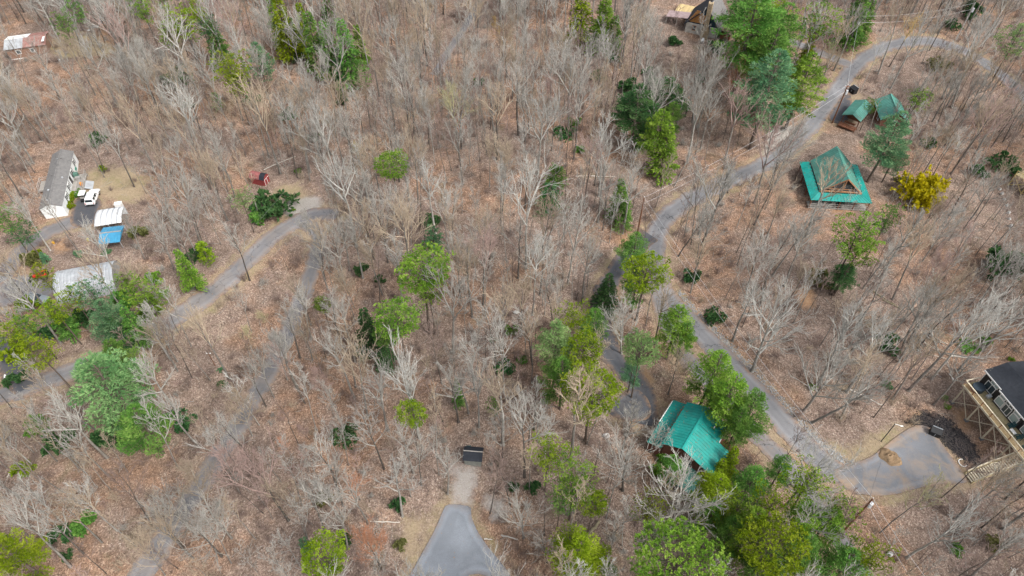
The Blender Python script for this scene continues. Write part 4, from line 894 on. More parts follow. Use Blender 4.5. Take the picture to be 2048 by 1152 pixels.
for i in range(11):
    x, y = g_.uniform(-1.5, 1.5), g_.uniform(-8, 8); z = 3.78 - abs(x) * .475; m = MB(); k = g_.choice((.12, .16, .3)); m.box((x, y, z + .1), (k, k, .25)); m.part('roof_vent', GALV if i % 2 else SHING, mh)
def deck(root, x0, x1, y0, y1, z, mat, rail=(), name='deck', n=8, along='x', rh=.95):
    dk = None
    for k in range(n):
        m = MB()
        if along == 'x': m.bx(x0 + (x1-x0)*k/n + .012, x0 + (x1-x0)*(k+1)/n - .012, y0, y1, z - .05, z)
        else: m.bx(x0, x1, y0 + (y1-y0)*k/n + .012, y0 + (y1-y0)*(k+1)/n - .012, z - .05, z)
        m.part('deck_board', mat, root)
    m = MB(); m.bx(x0, x1, y0, y1, z - .24, z - .062); m.part('deck_joists', mat, root)
    for px, py in ((x0, y0), (x1, y0), (x1, y1), (x0, y1)): MB().box((px, py, z/2 - .7), (.11, .11, z + 1.1)).part('post', mat, root)
    for (a, b) in rail:
        a, b = Vector((*a, z)), Vector((*b, z)); k = max(1, int((b - a).length / 1.5))
        for i in range(k + 1): q = a.lerp(b, i/k); MB().box(q + Vector((0, 0, rh/2)), (.09, .09, rh)).part('rail_post', mat, root)
        for hz in (rh, rh * .5): MB().beam(a + Vector((0, 0, hz)), b + Vector((0, 0, hz)), .1, .05).part('rail', mat, root)
deck(mh, 2.08, 4.5, -2.2, 3.3, .85, GREYD, (((4.45, -2.1), (4.45, .2)), ((2.2, 3.25), (4.45, 3.25)), ((4.45, 1.6), (4.45, 3.25))), n=9)
deck(mh, -4.4, -2.08, -.3, 3.0, .85, GREYD, (((-4.35, -.2), (-4.35, 2.9)), ((-4.35, 2.95), (-2.2, 2.95))), n=8)
m = MB(); m.slab([(4.6, -1.8, .8), (6.0, -1.8, .25), (6.0, .8, .25), (4.6, .8, .8)], .06); rp = m.part('ramp', GALV, mh, label='grey sheet metal ramp off the deck')
for i in range(4): MB().box((2.9 + .5*i, -2.9 - .0*i, .62 - .2*i), (.0 + .45, 1.0, .06)).part('step', GREYD, mh)
def loose(name, label, cat, mb, mats, loc, rz=0.0, group=None, smooth=False):
    o = mb.part(name, mats, None, smooth); o.location = loc; o.rotation_euler = (0, 0, rz); return tag(o, label, cat, group)
def in_frame(root_loc, rz, x, y): return Vector((root_loc[0] + x*math.cos(rz) - y*math.sin(rz), root_loc[1] + x*math.sin(rz) + y*math.cos(rz)))
for i, (x, y, dx, dy, dz, mt, lb) in enumerate(((3.2, 1.3, .9, .6, .7, GREYW, 'grey box on the mobile home deck'), (4.0, -.6, .5, .5, .5, paint('orange_tub', (.62, .25, .05)), 'orange tub on the mobile home deck'), (2.7, 2.5, .8, .8, .9, paint('green_chair', (.10, .20, .16)), 'dark green grill by the mobile home door'))):
    q = in_frame(mh.location, rz, x, y); m = MB(); m.box((0, 0, dz/2), (dx, dy, dz)); m.box((0, 0, dz + .04), (dx*1.08, dy*1.08, .07)); loose('storage_box', lb, 'box', m, mt, (q.x, q.y, mh.location.z + .852), rz)
# ---- white arched tarpaulin carport
loc, rz = frame_at(-79.5, 101.2, R(14)); cp = thing('canopy_carport', 'white arched tarpaulin carport beside the blue roof', 'carport', loc, rz); mark(222, 432, 'the white tarpaulin carport')
K = 12; prof = [(-2.45 + 4.9*i/K, 1.75 + .85*math.sin(math.pi*(.12 + .76*i/K)) ** .8) for i in range(K + 1)]
for j in range(5):
    m = MB(); x0, x1 = -2.5 + j, -1.5 + j; vs = [(x0 + .01, y, z) for y, z in prof] + [(x1 - .01, y, z) for y, z in prof]; n = K + 1
    vs = vs + [(a, b, c - .03) for a, b, c in vs]; N2 = 2*n
    fs = [(i, i+1, n+i+1, n+i) for i in range(K)] + [(N2+i, N2+n+i, N2+n+i+1, N2+i+1) for i in range(K)] + [(i, N2+i, N2+i+1, i+1) for i in range(K)] + [(n+i, n+i+1, N2+n+i+1, N2+n+i) for i in range(K)] + [(0, n, N2+n, N2), (K, N2+K, N2+n+K, n+K)]
    m.add(vs, fs); m.part('tarpaulin', TARP, cp, True)
for sx in (-2.45, 0, 2.45):
    for sy in (-2.4, 2.4): MB().tube([(sx, sy, -.5), (sx, sy, 1.95)], .04, 6).part('pole', GALV, cp)
MB().bx(-2.4, 2.4, 2.38, 2.42, .2, 1.8).part('side_panel', TARP, cp)
q = at(238, 411, .6); m = MB(); m.box((0, 0, .6), (1.3, .9, 1.2)); m.box((0, 0, 1.24), (1.4, 1.0, .08)); loose('utility_box', 'white box behind the tarpaulin carport', 'box', m, WTRIM, on(q.x, q.y), R(14))
# ---- blue metal carport
loc, rz = frame_at(-77.0, 95.9, R(10)); bc = thing('metal_carport', 'small carport with a bright blue metal roof', 'carport', loc, rz); mark(224, 467, 'the blue-roofed carport')
for s in (-1, 1):
    for k in range(7):
        x0 = -1.95 + 3.9*k/7; m = MB(); m.slab([(x0 + .015, 0, 2.65), (x0 + 3.9/7 - .015, 0, 2.65), (x0 + 3.9/7 - .015, s*2.35, 2.0), (x0 + .015, s*2.35, 2.0)], .05); pn = m.part('roof_panel', BLUE, bc)
        MB().beam((x0 + .03, 0, 2.675), (x0 + .03, s*2.35, 2.03), .05, .06).part('seam', BLUE, pn)
MB().beam((-1.98, 0, 2.68), (1.98, 0, 2.68), .28, .06).part('ridge_cap', GREYW, bc)
for sx in (-1.85, 1.85):
    for sy in (-2.2, 2.2): MB().box((sx, sy, .75), (.08, .08, 2.5)).part('post', GALV, bc)
MB().prism([(-2.2, 2.0), (2.2, 2.0), (0, 2.58)], lambda y, z: (1.9, y, z), lambda y, z: (1.86, y, z)).part('gable_end', BLUE, bc)
# ---- arched corrugated garage
loc, rz = frame_at(-77.6, 85.0, R(16)); qg = thing('arched_garage', 'silvery corrugated metal arch garage half hidden by pines', 'garage', loc, rz); mark(172, 560, 'the arched metal garage')
K = 14; hw, hh = 3.5, 3.5
arc = [(hw * math.cos(math.pi * i / K), hh * math.sin(math.pi * i / K) ** .9 - .15) for i in range(K + 1)]
NP = 17
for j in range(NP):
    x0 = -5 + 10*j/NP; x1 = x0 + 10/NP; vs = []; xs = [x0, x0 + (x1-x0)*.25, x0 + (x1-x0)*.75, x1]; pr = [.0, .08, .08, .0]
    for x, o in zip(xs, pr): vs += [(x, y * (1 + o/hw), z * (1 + o/hh)) for y, z in arc]
    n = K + 1; fs = [(a*n+i, a*n+i+1, (a+1)*n+i+1, (a+1)*n+i) for a in range(3) for i in range(K)]
    m = MB(); m.add(vs, fs); m.part('roof_panel', GALV, qg, False, fix=False)
for x, mt in ((5.0, GREYW), (-5.0, GREYW)):
    m = MB(); m.add([(x - .06*np.sign(x), y*.985, max(z, -.6)*.985) for y, z in arc] + [(x - .06*np.sign(x), -3.4, -.9), (x - .06*np.sign(x), 3.4, -.9)], [tuple(range(K + 1)) + (K + 1, K + 2)]); ew = m.part('end_wall', mt, qg)
m = MB(); m.bx(-5.06, -4.98, -1.6, 1.6, -.5, 2.5); dr = m.part('roll_door', WTRIM, qg)
m = MB(); m.bx(-5.2, -5.1, 2.6, 3.3, -.4, 1.9); m.part('door_post', WTRIM, qg)
# ---- red shed
loc, rz = frame_at(-53.1, 113.8, R(-17)); rs_ = thing('garden_shed', 'small weathered red shed with torn dark roofing', 'shed', loc, rz); mark(520, 358, 'the red shed')
m = MB(); P_ = [(-.95, -.8), (.95, -.8), (.95, 1.7), (.55, 2.25), (0, 2.5), (-.55, 2.25), (-.95, 1.7)]
m.prism(P_, lambda y, z: (-1.6, y, z), lambda y, z: (1.6, y, z)); m.part('wall', REDW, rs_)
for a, b in (((-1.06, 1.62), (-.58, 2.32)), ((-.58, 2.32), (0, 2.58)), ((0, 2.58), (.58, 2.32)), ((.58, 2.32), (1.06, 1.62))):
    for x0, x1, mt in ((-1.72, .55, REDR), (.56, 1.72, BLKSH if a[0] < .2 else REDR)):
        m = MB(); m.slab([(x0, a[0], a[1]), (x1, a[0], a[1]), (x1, b[0], b[1]), (x0, b[0], b[1])], .05); m.part('roof', mt, rs_)
for y in (-.42, .42):
    m = MB(); m.bx(1.605, 1.66, y - .38, y + .38, .0, 1.6); dd = m.part('door', REDW, rs_); MB().bx(1.665, 1.69, y - .36, y + .36, 1.5, 1.58).part('trim', WTRIM, dd); MB().bx(1.665, 1.69, y - .36, y - .28, 0, 1.5).part('trim', WTRIM, dd)
# ---- patched shack in the far clearing
loc, rz = frame_at(-124.8, 165.6, R(17)); sh_ = thing('patched_house', 'brown house with a patched white and rust-red metal roof', 'house', loc, rz); mark(55, 88, 'the patched-roof house')
m = MB(); m.prism([(-3.2, -2), (3.2, -2), (3.2, 2.6), (0, 3.3), (-3.2, 2.6)], lambda y, z: (-4.6, y, z), lambda y, z: (4.6, y, z)); m.part('wall', BRICK, sh_)
for s in (-1, 1):
    for k in range(9):
        x0 = -4.9 + 9.8*k/9; mt = WTRIM if (s > 0 and k < 5) else GALV if (s < 0 and k < 4) else RUST
        m = MB(); m.slab([(x0 + .01, 0, 3.48), (x0 + 1.08, 0, 3.48), (x0 + 1.08, s*3.6, 2.66), (x0 + .01, s*3.6, 2.66)], .06); pn = m.part('roof_panel', mt, sh_); MB().beam((x0 + .05, 0, 3.5), (x0 + .05, s*3.6, 2.68), .06, .06).part('seam', mt, pn)
MB().bx(4.3, 4.85, -3.5, -1.0, 3.5, 3.62).part('roof_patch', WTRIM, sh_)
for k in range(8): MB().bx(-4.5 + 1.12*k, -3.42 + 1.12*k, -3.42, -3.3, -.9, -.1).part('skirting', WTRIM, sh_)
window(sh_, (-2.0, -3.2, 1.5), .9, .9, 'x', -1); window(sh_, (1.2, -3.2, 1.5), .7, .9, 'x', -1)
# ---- log house with the stone chimney
loc, rz = frame_at(50.2, 172.4, R(-26)); lc = thing('log_house', 'log house with a steep dark roof and tall stone chimney', 'house', loc, rz); mark(1395, 45, 'the log house')
m = MB(); m.prism([(-4.2, -1.5), (4.2, -1.5), (4.2, 3.0), (.6, 7.6), (-4.2, 3.0)], lambda x, z: (x, .12, z), lambda x, z: (x, 8.5, z)); m.part('wall', paint('gable_shade_blue', (.02, .05, .075), .7), lc)  # dark blue wall colour stands in for shade under the deep gable overhang
for k in range(9):
    for x0, x1 in ((-4.4, .1), (1.95, 4.3)):
        MB().tube([(x0, 0, -.3 + .36*k), (x1, 0, -.3 + .36*k)], .165, 8).part('log', LOGW, lc)
for k in range(7):
    hw_ = 4.0 - k*.55
    for j in range(max(1, int(hw_*2/.55))):
        x = -3.9 + .26*k + j*.55
        if x < .2: MB().bx(x, x + .5, -.03, .07, 3.05 + .46*k, 3.05 + .46*k + .5).part('shake', CEDAR, lc)
for e, ez in ((-4.9, 2.3), (5.0, 2.1)):
    m = MB(); c = [(.6, -.7, 7.95), (e, -.7, ez), (e, 9.2, ez), (.6, 9.2, 7.95)]; m.slab(c, .14); m.part('roof', BLKSH if e < 0 else SHING, lc)
m = MB(); m.slab([(5.0, .2, 2.5), (7.8, .2, 1.6), (7.8, 6.5, 1.6), (5.0, 6.5, 2.5)], .12); m.part('lean_to_roof', paint('brown_shingle', (.20, .13, .11), .9, .25, 2.0), lc); MB().bx(5.0, 7.5, .5, 6.2, -1.5, 1.6).part('lean_to_wall', BROWNW, lc)
ch = MB(); ch.prism([(-.95, -1.5), (.95, -1.5), (.95, 1.6), (.55, 3.0), (.55, 9.2), (-.55, 9.2), (-.55, 3.0), (-.95, 1.6)], lambda x, z: (1.0 + x, -1.15, z), lambda x, z: (1.0 + x, -.0, z)); ch = ch.part('chimney', STONE, lc)
for s in (-1, 1): MB().bx(1.0 + s*.48 - .1, 1.0 + s*.48 + .1, -1.2, .05, 9.2, 9.45).part('chimney_cap', STONE, ch)
g_ = random.Random(8)
for k in range(46):
    z = g_.uniform(-.5, 9); hw_ = .9 if z < 1.6 else .5; x = 1 + g_.uniform(-hw_ + .2, hw_ - .2); s = g_.uniform(.12, .22); MB().box((x, -1.16, z), (s*1.6, .09, s), rot=Matrix.Rotation(g_.uniform(-.4, .4), 3, 'Y')).part('stone', STONE, ch)
window(lc, (-2.1, -.14, 1.6), .8, 1.2, 'x', -1, REDWD)
m = MB(); m.slab([(-10.5, 1.5, 2.2), (-4.6, 1.5, 2.9), (-4.6, 5.2, 2.9), (-10.5, 5.2, 2.2)], .1); m.part('porch_roof', paint('pinkish_roof', (.33, .25, .25), .8, .2), lc)
for k in range(10): MB().bx(-9.5 + .5*k, -9.02 + .5*k, 5.8, 11.5, 1.5, 1.56).part('deck_board', wood('yellow_boards', (.46, .34, .16), (.58, .46, .25)), lc)
for x in (-10.2, -7.4, -5.0): MB().box((x, 1.7, .6), (.16, .16, 3.6)).part('post', GREYD, lc)
q = at(1405, 82, .3); m = MB(); m.tube([(-.7, 0, .5), (.7, 0, .5)], .38, 10); [m.box((s*.5, 0, .08), (.1, .6, .3)) for s in (-1, 1)]; loose('propane_tank', 'white propane tank below the stone chimney', 'tank', m, WTRIM, on(q.x, q.y), R(70), smooth=True)
# ---- small teal-roofed pavilion by the road and the cabin behind it
loc, rz = frame_at(79.8, 136.4, R(-40)); pv = thing('roadside_pavilion', 'small brown shelter with a teal gable roof beside its driveway', 'shelter', loc, rz); mark(1712, 228, 'the teal roadside shelter')
for s in (-1, 1):
    c = [(0, -3.9, 3.3), (s*2.2, -3.9, 2.3), (s*2.2, 3.7, 2.3), (0, 3.7, 3.3)]; m = MB(); m.slab(c, .1); p_ = m.part('roof', TEAL2, pv); ribs(p_, c[0], c[3], c[2], c[1], 16, TEAL2)
for x in (-1.8, 1.8):
    for y in (-3.4, 0, 3.2): MB().box((x, y, .6), (.16, .16, 3.4)).part('post', BROWNW, pv)
deck(pv, -1.9, 1.9, -5.2, -3.6, .35, BROWNW, (((-1.85, -5.15), (1.85, -5.15)),), n=8); MB().bx(-1.5, 1.5, -.5, 3.0, -.8, 2.2).part('wall', BROWNW, pv); MB().bx(-1.2, 1.2, -3.3, -3.0, .4, .8).part('bench', BROWNW, pv)
loc, rz = frame_at(87.2, 136.0, R(-8)); cb = thing('cabin', 'cabin with a faded teal roof showing behind a bluish pine', 'house', loc, rz); mark(1775, 215, 'the faded teal-roofed cabin')
gable(cb, 7.0, 5.4, 2.5, 4.4, BROWNW, TEAL2, .4, .1, seam=14); window(cb, (-2.7, -1.5, 1.5), 1.0, 1.1, 'y', -1); window(cb, (0, -3.5, 1.6), 1.2, 1.1, 'x', -1, mull=2)
# ---- the A-frame chalet with its wrap-around porch roof
loc, rz = frame_at(66.7, 111.4, R(-5)); af = thing('chalet', 'chalet with a steep teal roof and a wrap-around teal porch roof', 'house', loc, rz); mark(1677, 345, 'the steep-roofed teal chalet')
m = MB(); m.prism([(-3.7, -2.5), (3.7, -2.5), (3.7, 3.1), (0, 6.9), (-3.7, 3.1)], lambda x, z: (x, -4.3, z), lambda x, z: (x, 4.9, z)); m.part('wall', paint('brown_gable', (.05, .042, .035), .8), af)
for s in (-1, 1):
    c = [(0, -5.2, 7.2), (s*4.15, -4.4, 3.15), (s*4.15, 5.2, 3.15), (0, 5.3, 7.2)]; m = MB(); m.slab(c, .12); p_ = m.part('roof', TEAL2, af); ribs(p_, c[0], c[3], c[2], c[1], 18, TEAL2)
    MB().beam((0, -5.24, 7.08), (s*4.15, -4.44, 3.03), .16, .22).part('bargeboard', REDWD, af)
    c = [(s*4.25, -4.6, 2.95), (s*6.0, -6.4, 2.35), (s*6.0, 5.8, 2.35), (s*4.25, 5.2, 2.95)]; m = MB(); m.slab(c, .1); p_ = m.part('porch_roof', TEAL, af); ribs(p_, c[0], c[3], c[2], c[1], 18, TEAL)
    for k in range(8): MB().bx(s*4.2 - .06, s*4.2 + .06, -4.0 + 1.15*k, -3.4 + 1.15*k, 2.98, 3.2).part('snow_guard', BLK, af)
c = [(-4.25, -4.6, 2.95), (-6.0, -6.4, 2.35), (6.0, -6.4, 2.35), (4.25, -4.6, 2.95)]; m = MB(); m.slab(c, .1); p_ = m.part('porch_roof', TEAL, af); ribs(p_, c[0], c[3], c[2], c[1], 18, TEAL)
MB().beam((-3.4, -4.5, 3.3), (3.4, -4.5, 3.3), .2, .24).part('tie_beam', REDWD, af); MB().beam((-2.6, -4.45, 3.9), (2.6, -4.45, 3.9), .12, .14).part('tie_beam', REDWD, af); MB().beam((0, -4.5, 3.3), (0, -5.0, 6.9), .16, .16).part('king_post', REDWD, af)
for x0, x1, z0, z1 in ((-2.2, -.2, 3.5, 3.85), (.2, 2.2, 3.5, 3.85), (-1.6, -.15, 4.05, 5.1), (.15, 1.6, 4.05, 5.1)): MB().bx(x0, x1, -4.36, -4.3, z0, z1).part('pane', GLS, af)
deck(af, -5.8, 5.8, -6.2, -4.35, .3, GREYD, (((-5.75, -6.15), (5.75, -6.15)),), n=14); [MB().box((x, -6.1, .9), (.18, .18, 3.2)).part('post', BROWNW, af) for x in (-5.7, -2.9, 0, 2.9, 5.7)]; [MB().box((s*5.7, y, .9), (.18, .18, 3.2)).part('post', BROWNW, af) for s in (-1, 1) for y in (-2, 2, 5.4)]
window(af, (-2.0, -4.3, 1.6), 1.2, 1.2, 'x', -1, REDWD, GLS, 2); window(af, (2.0, -4.3, 1.6), 1.2, 1.2, 'x', -1, REDWD, GLS, 2)
# ---- the bright teal house in the pines
loc, rz = frame_at(26.6, 51.4, R(-35)); th_ = thing('teal_house', 'house with a bright teal ribbed metal roof among pines', 'house', loc, rz); mark(1380, 870, 'the bright teal-roofed house')
m = MB(); m.prism([(-2.7, -1.5), (3.3, -1.5), (3.3, 4.35), (0, 6.0), (-2.7, 4.5)], lambda x, z: (x, -3.8, z), lambda x, z: (x, 3.8, z)); m.part('wall', paint('red_brown_board', (.17, .075, .055), .8), th_)
m = MB(); m.bx(3.3, 5.3, -3.8, .5, -1.5, 3.3); m.part('wing_wall', MATS['red_brown_board'], th_)
zz = lambda x: 6.25 - .5*x
for nm, c, k in (('roof', [(0, .85, 6.25), (3.7, .85, zz(3.7)), (3.7, 4.2, zz(3.7)), (0, 4.2, 6.25)], 7), ('roof', [(0, -4.2, 6.25), (5.75, -4.2, zz(5.75)), (5.75, .85, zz(5.75)), (0, .85, 6.25)], 10),
                 ('roof', [(0, -4.2, 6.25), (-3.0, -4.2, 4.75), (-3.0, 4.2, 4.75), (0, 4.2, 6.25)], 17), ('lower_roof', [(-2.9, -4.2, 3.55), (-5.1, -4.2, 2.95), (-5.1, 4.6, 2.95), (-2.9, 4.6, 3.55)], 17)):
    m = MB(); m.slab(c, .1); p_ = m.part(nm, TEAL, th_); ribs(p_, c[0], c[3], c[2], c[1], k, TEAL)
MB().beam((0, -4.2, 6.28), (0, 4.2, 6.28), .26, .05).part('ridge_cap', TEAL, th_)
MB().bx(3.72, 3.84, .87, 4.2, zz(3.7) - .12, zz(3.7) + .02).part('gutter', WTRIM, th_); MB().bx(-5.22, -5.1, 0, 4.4, 2.84, 2.98).part('gutter', WTRIM, th_)
MB().tube([(2.2, 2.2, 5.1), (2.2, 2.2, 5.55)], .09, 8).part('vent_pipe', WTRIM, th_); MB().tube([(-3.2, -1.0, 3.6), (-3.2, -1.0, 4.1)], .2, 8).part('vent_pipe', GALV, th_)
g_ = random.Random(6); m = MB()
for k in range(500):
    u = g_.random(); y = 4.3 - 6.2*u; x = -2.9 - abs(g_.gauss(0, .22)); q = Vector((x, y, 3.57 + .27*(x + 2.9))); s = g_.uniform(.05, .12); a = g_.uniform(0, 3)
    m.add([q + Vector((s*math.cos(a), s*math.sin(a), g_.uniform(0, .05))), q + Vector((-s*math.sin(a), s*math.cos(a), g_.uniform(0, .05))), q + Vector((-s*math.cos(a), -s*math.sin(a), .02))], [(0, 1, 2)])
m.part('fallen_leaves', paint('leaf_drift', (.30, .16, .09), .9, .4, 3), th_, kind='stuff', fix=False)
MB().bx(-5.0, -2.8, -3.8, 4.3, -1.5, 2.9).part('lower_wall', MATS['red_brown_board'], th_); window(th_, (1.2, -3.8, 3.0), 1.0, 1.1, 'x', -1); window(th_, (3.3, 2.5, 2.8), 1.2, 1.1, 'y', 1)
deck(th_, 3.5, 5.6, 1.0, 3.6, 1.6, BROWNW, (((5.55, 1.1), (5.55, 3.5)),), n=7)
q = at(1370, 956, 2.2); loc = on(q.x, q.y); gz = thing('porch_shelter', 'low dull teal roof half hidden below the bright teal-roofed house', 'shelter', loc, R(-35))
for s in (-1, 1):
    c = [(0, -1.8, 2.5), (s*1.9, -1.8, 1.9), (s*1.9, 1.8, 1.9), (0, 1.8, 2.5)]; m = MB(); m.slab(c, .08); p_ = m.part('roof', TEAL2, gz); ribs(p_, c[0], c[3], c[2], c[1], 12, TEAL2)
[MB().box((x, y, .6), (.14, .14, 2.9)).part('post', BROWNW, gz) for x in (-1.6, 1.6) for y in (-1.5, 1.5)]
# ---- black shed by the turnaround
loc, rz = frame_at(-5.75, 49.6, R(-5)); bs = thing('black_shed', 'little black shingled shed at the end of the gravel path', 'shed', loc, rz); mark(945, 905, 'the black shed')
gable(bs, 2.5, 2.0, 1.55, 2.25, paint('grey_green_board', (.20, .21, .19), .8, .25, 2.5), BLKSH, .2, .07, along='x'); MB().beam((-1.45, 0, 2.36), (1.45, 0, 2.36), .14, .04).part('ridge_strip', GREYD, bs)
for k in range(5): MB().bx(-1.1 + .45*k, -.68 + .45*k, -1.05, -1.0, -.4, 1.45).part('board', MATS['grey_green_board'], bs)
MB().bx(1.27, 1.31, -.4, .4, 0, 1.5).part('door', BROWNW, bs)
q = on(-6.5, 51.0); m = MB(); m.box((0, 0, .45), (.6, .5, .9)); m.slab([(-.34, -.3, .98), (.34, -.3, .98), (.34, .3, .9), (-.34, .3, .9)], .06); loose('refuse_bin', 'dark teal lidded bin behind the black shed', 'bin', m, paint('dark_teal', (.02, .07, .08)), q, .1)
# ---- the black cabin on posts with its long deck
loc, rz = frame_at(73.9, 56.0, R(14)); nc = thing('black_cabin', 'black-sided modern cabin raised on posts with a long pale deck', 'house', loc, rz); mark(1990, 800, 'the black cabin'); Z0 = 4.6
m = MB(); m.bx(0, 6.3, -8.5, 4.6, Z0 - .3, Z0 + 2.75); m.part('wall', CHAR, nc); m = MB(); m.bx(-.35, 0, -3.6, 1.2, Z0 - .3, Z0 + 2.75); m.part('bay_wall', CHAR, nc)
for x0, y0, y1 in ((-.35, -.6 + 1.9, 5.0), (-.72, -3.9, 1.3), (-.35, -8.9, -3.9)):
    c = [(x0, y0, Z0 + 2.95), (3.2, y0, Z0 + 3.75), (3.2, y1, Z0 + 3.75), (x0, y1, Z0 + 2.95)]; m = MB(); m.slab(c, .16); r_ = m.part('roof', BLKSH, nc); m = MB(); m.slab([(3.2, y0, Z0 + 3.75), (6.6, y0, Z0 + 2.95), (6.6, y1, Z0 + 2.95), (3.2, y1, Z0 + 3.75)], .16); m.part('roof', BLKSH, nc); MB().bx(x0 - .06, x0, y0, y1, Z0 + 2.75, Z0 + 2.97).part('fascia', WTRIM, r_)
for y in (4.66, -3.66 + 4.92): MB().beam((-.02, y, Z0), (-.02, y, Z0 + 2.8), .09, .09).part('corner_trim', WTRIM, nc)
for x, y, z, w_, h_, k, pn in ((0, 2.6, 2.25, 1.3, .55, 2, GLS2), (0, 2.9, 1.05, 1.6, 1.5, 2, GLS), (-.35, .4, 2.3, .9, .6, 1, GLS2), (-.35, -1.0, 2.3, 1.2, .6, 2, GLS), (-.35, -2.6, 2.3, 1.1, .6, 1, GLS2), (-.35, .35, 1.1, 1.2, 1.3, 1, GLS2), (-.35, -1.1, 1.1, 1.2, 1.5, 2, GLS), (-.35, -2.7, 1.1, 1.2, 1.3, 1, GLS2), (0, -4.8, 2.2, 1.6, .7, 2, GLS2), (0, -5.0, 1.05, 1.7, 1.4, 2, GLS2), (0, -7.2, 1.1, 1.3, 1.4, 2, GLS2)): window(nc, (x, y, Z0 + z), w_, h_, 'y', -1, WTRIM, pn, k)
for k in range(16): MB().bx(-2.6 + .16*k + .006, -2.44 + .16*k - .006, -9.0, 4.9, Z0 - .05, Z0).part('deck_board', DECKW, nc)
for k in range(4): MB().bx(-2.55, .0, -8.9 + 4.55*k, -8.75 + 4.55*k, Z0 - .3, Z0 - .06).part('joist', LUMB, nc)
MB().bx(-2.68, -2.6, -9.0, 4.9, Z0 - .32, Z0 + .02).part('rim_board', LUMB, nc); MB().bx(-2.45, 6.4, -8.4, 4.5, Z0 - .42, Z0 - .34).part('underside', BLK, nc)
ys = [4.85 - 1.98*k for k in range(8)]
for y in ys: MB().box((-2.6, y, Z0 + .5), (.12, .12, 1.05)).part('rail_post', REDWD, nc)
for y0, y1 in zip(ys, ys[1:]):
    MB().beam((-2.6, y0, Z0 + 1.03), (-2.6, y1, Z0 + 1.03), .17, .06).part('rail', LUMB, nc)
    for hz in (.25, .5, .75): MB().beam((-2.6, y0, Z0 + hz), (-2.6, y1, Z0 + hz), .03, .05).part('rail_wire', REDWD, nc)
MB().beam((-2.6, 4.88, Z0 + 1.03), (-.1, 4.88, Z0 + 1.03), .17, .06).part('rail', LUMB, nc)
fy = [4.4, 1.0, -2.4, -5.8, -8.6]
for i, y in enumerate(fy):
    q = in_frame(loc, rz, -2.5, y); zb = G(q.x, q.y) - loc.z
    MB().box((-2.5, y, (Z0 + zb)/2 - .2), (.2, .2, Z0 - zb - .2)).part('deck_post', LUMB, nc); MB().box((-2.5, y, zb + .12), (.55, .55, .35)).part('footing', paint('grey_block', (.16, .16, .165), .9), nc)
    if i < 4:
        y2 = fy[i + 1]; MB().beam((-2.62, y, zb + .4), (-2.62, y2, Z0 - .4), .05, .11).part('brace', LUMB, nc); MB().beam((-2.72, y, Z0 - .4), (-2.72, y2, zb + .5), .05, .11).part('brace', LUMB, nc)
    MB().box((3.0, y, 2.0), (.25, .25, 5.0)).part('post', LUMB, nc)
# things on that deck
def on_deck(x, y): q = in_frame(loc, rz, x, y); return (q.x, q.y, loc.z + Z0 + .003)
m = MB(); P_ = [(math.cos(a) * 1.0, math.sin(a) * .85) for a in [math.pi/8 + k*math.pi/4 for k in range(8)]]; m.prism([(x, y) for x, y in P_], lambda x, y: (x, y, 0), lambda x, y: (x, y, .78)); m.prism([(x*1.06, y*1.06) for x, y in P_], lambda x, y: (x, y, .785), lambda x, y: (x*.96, y*.96, .92)); loose('hot_tub', 'dark covered hot tub at the far end of the pale deck', 'hot tub', m, paint('dark_vinyl', (.03, .045, .06), .5), on_deck(-1.3, 3.5), rz)
def deck_chair(x, y, a, lb):
    t_ = thing('deck_chair', lb, 'chair', on_deck(x, y), rz + a, 'dark chairs on the pale deck'); dk = paint('dark_teal', (.02, .07, .08))
    for k in range(4): MB().bx(-.28, .28, -.28 + .15*k, -.16 + .15*k, .36 - .02*k, .4 - .02*k).part('seat_slat', dk, t_)
    for k in range(4): MB().beam((-.24 + .16*k, -.28, .36), (-.24 + .16*k, -.55, 1.0), .13, .03).part('back_slat', dk, t_)
    for s in (-1, 1): MB().bx(s*.33 - .06, s*.33 + .06, -.35, .35, .56, .6).part('armrest', dk, t_); MB().bx(s*.33 - .03, s*.33 + .03, .28, .34, 0, .56).part('leg', dk, t_); MB().bx(s*.33 - .03, s*.33 + .03, -.34, -.28, 0, .56).part('leg', dk, t_)
deck_chair(-1.2, -5.2, 1.3, 'dark slatted chair midway along the black cabin deck'); deck_chair(-1.4, -6.9, 1.6, 'dark slatted chair at the stair end of the black cabin deck'); deck_chair(-1.0, -3.3, 1.5, 'dark slatted chair by the bay of the black cabin')
m = MB(); m.box((0, 0, .4), (.5, .9, .06)); [m.box((sx*.2, sy*.4, .2), (.06, .06, .4)) for sx in (-1, 1) for sy in (-1, 1)]; loose('white_table', 'small white table on the black cabin deck', 'table', m, WTRIM, on_deck(-1.3, -4.2), rz)
m = MB(); m.box((0, 0, .55), (.7, .5, .25)); m.box((0, 0, .72), (.66, .46, .1)); [m.box((sx*.28, sy*.18, .22), (.05, .05, .44)) for sx in (-1, 1) for sy in (-1, 1)]; loose('barbecue_grill', 'white-topped grill by the black cabin wall', 'grill', m, GALV, on_deck(-.75, 1.8), rz)
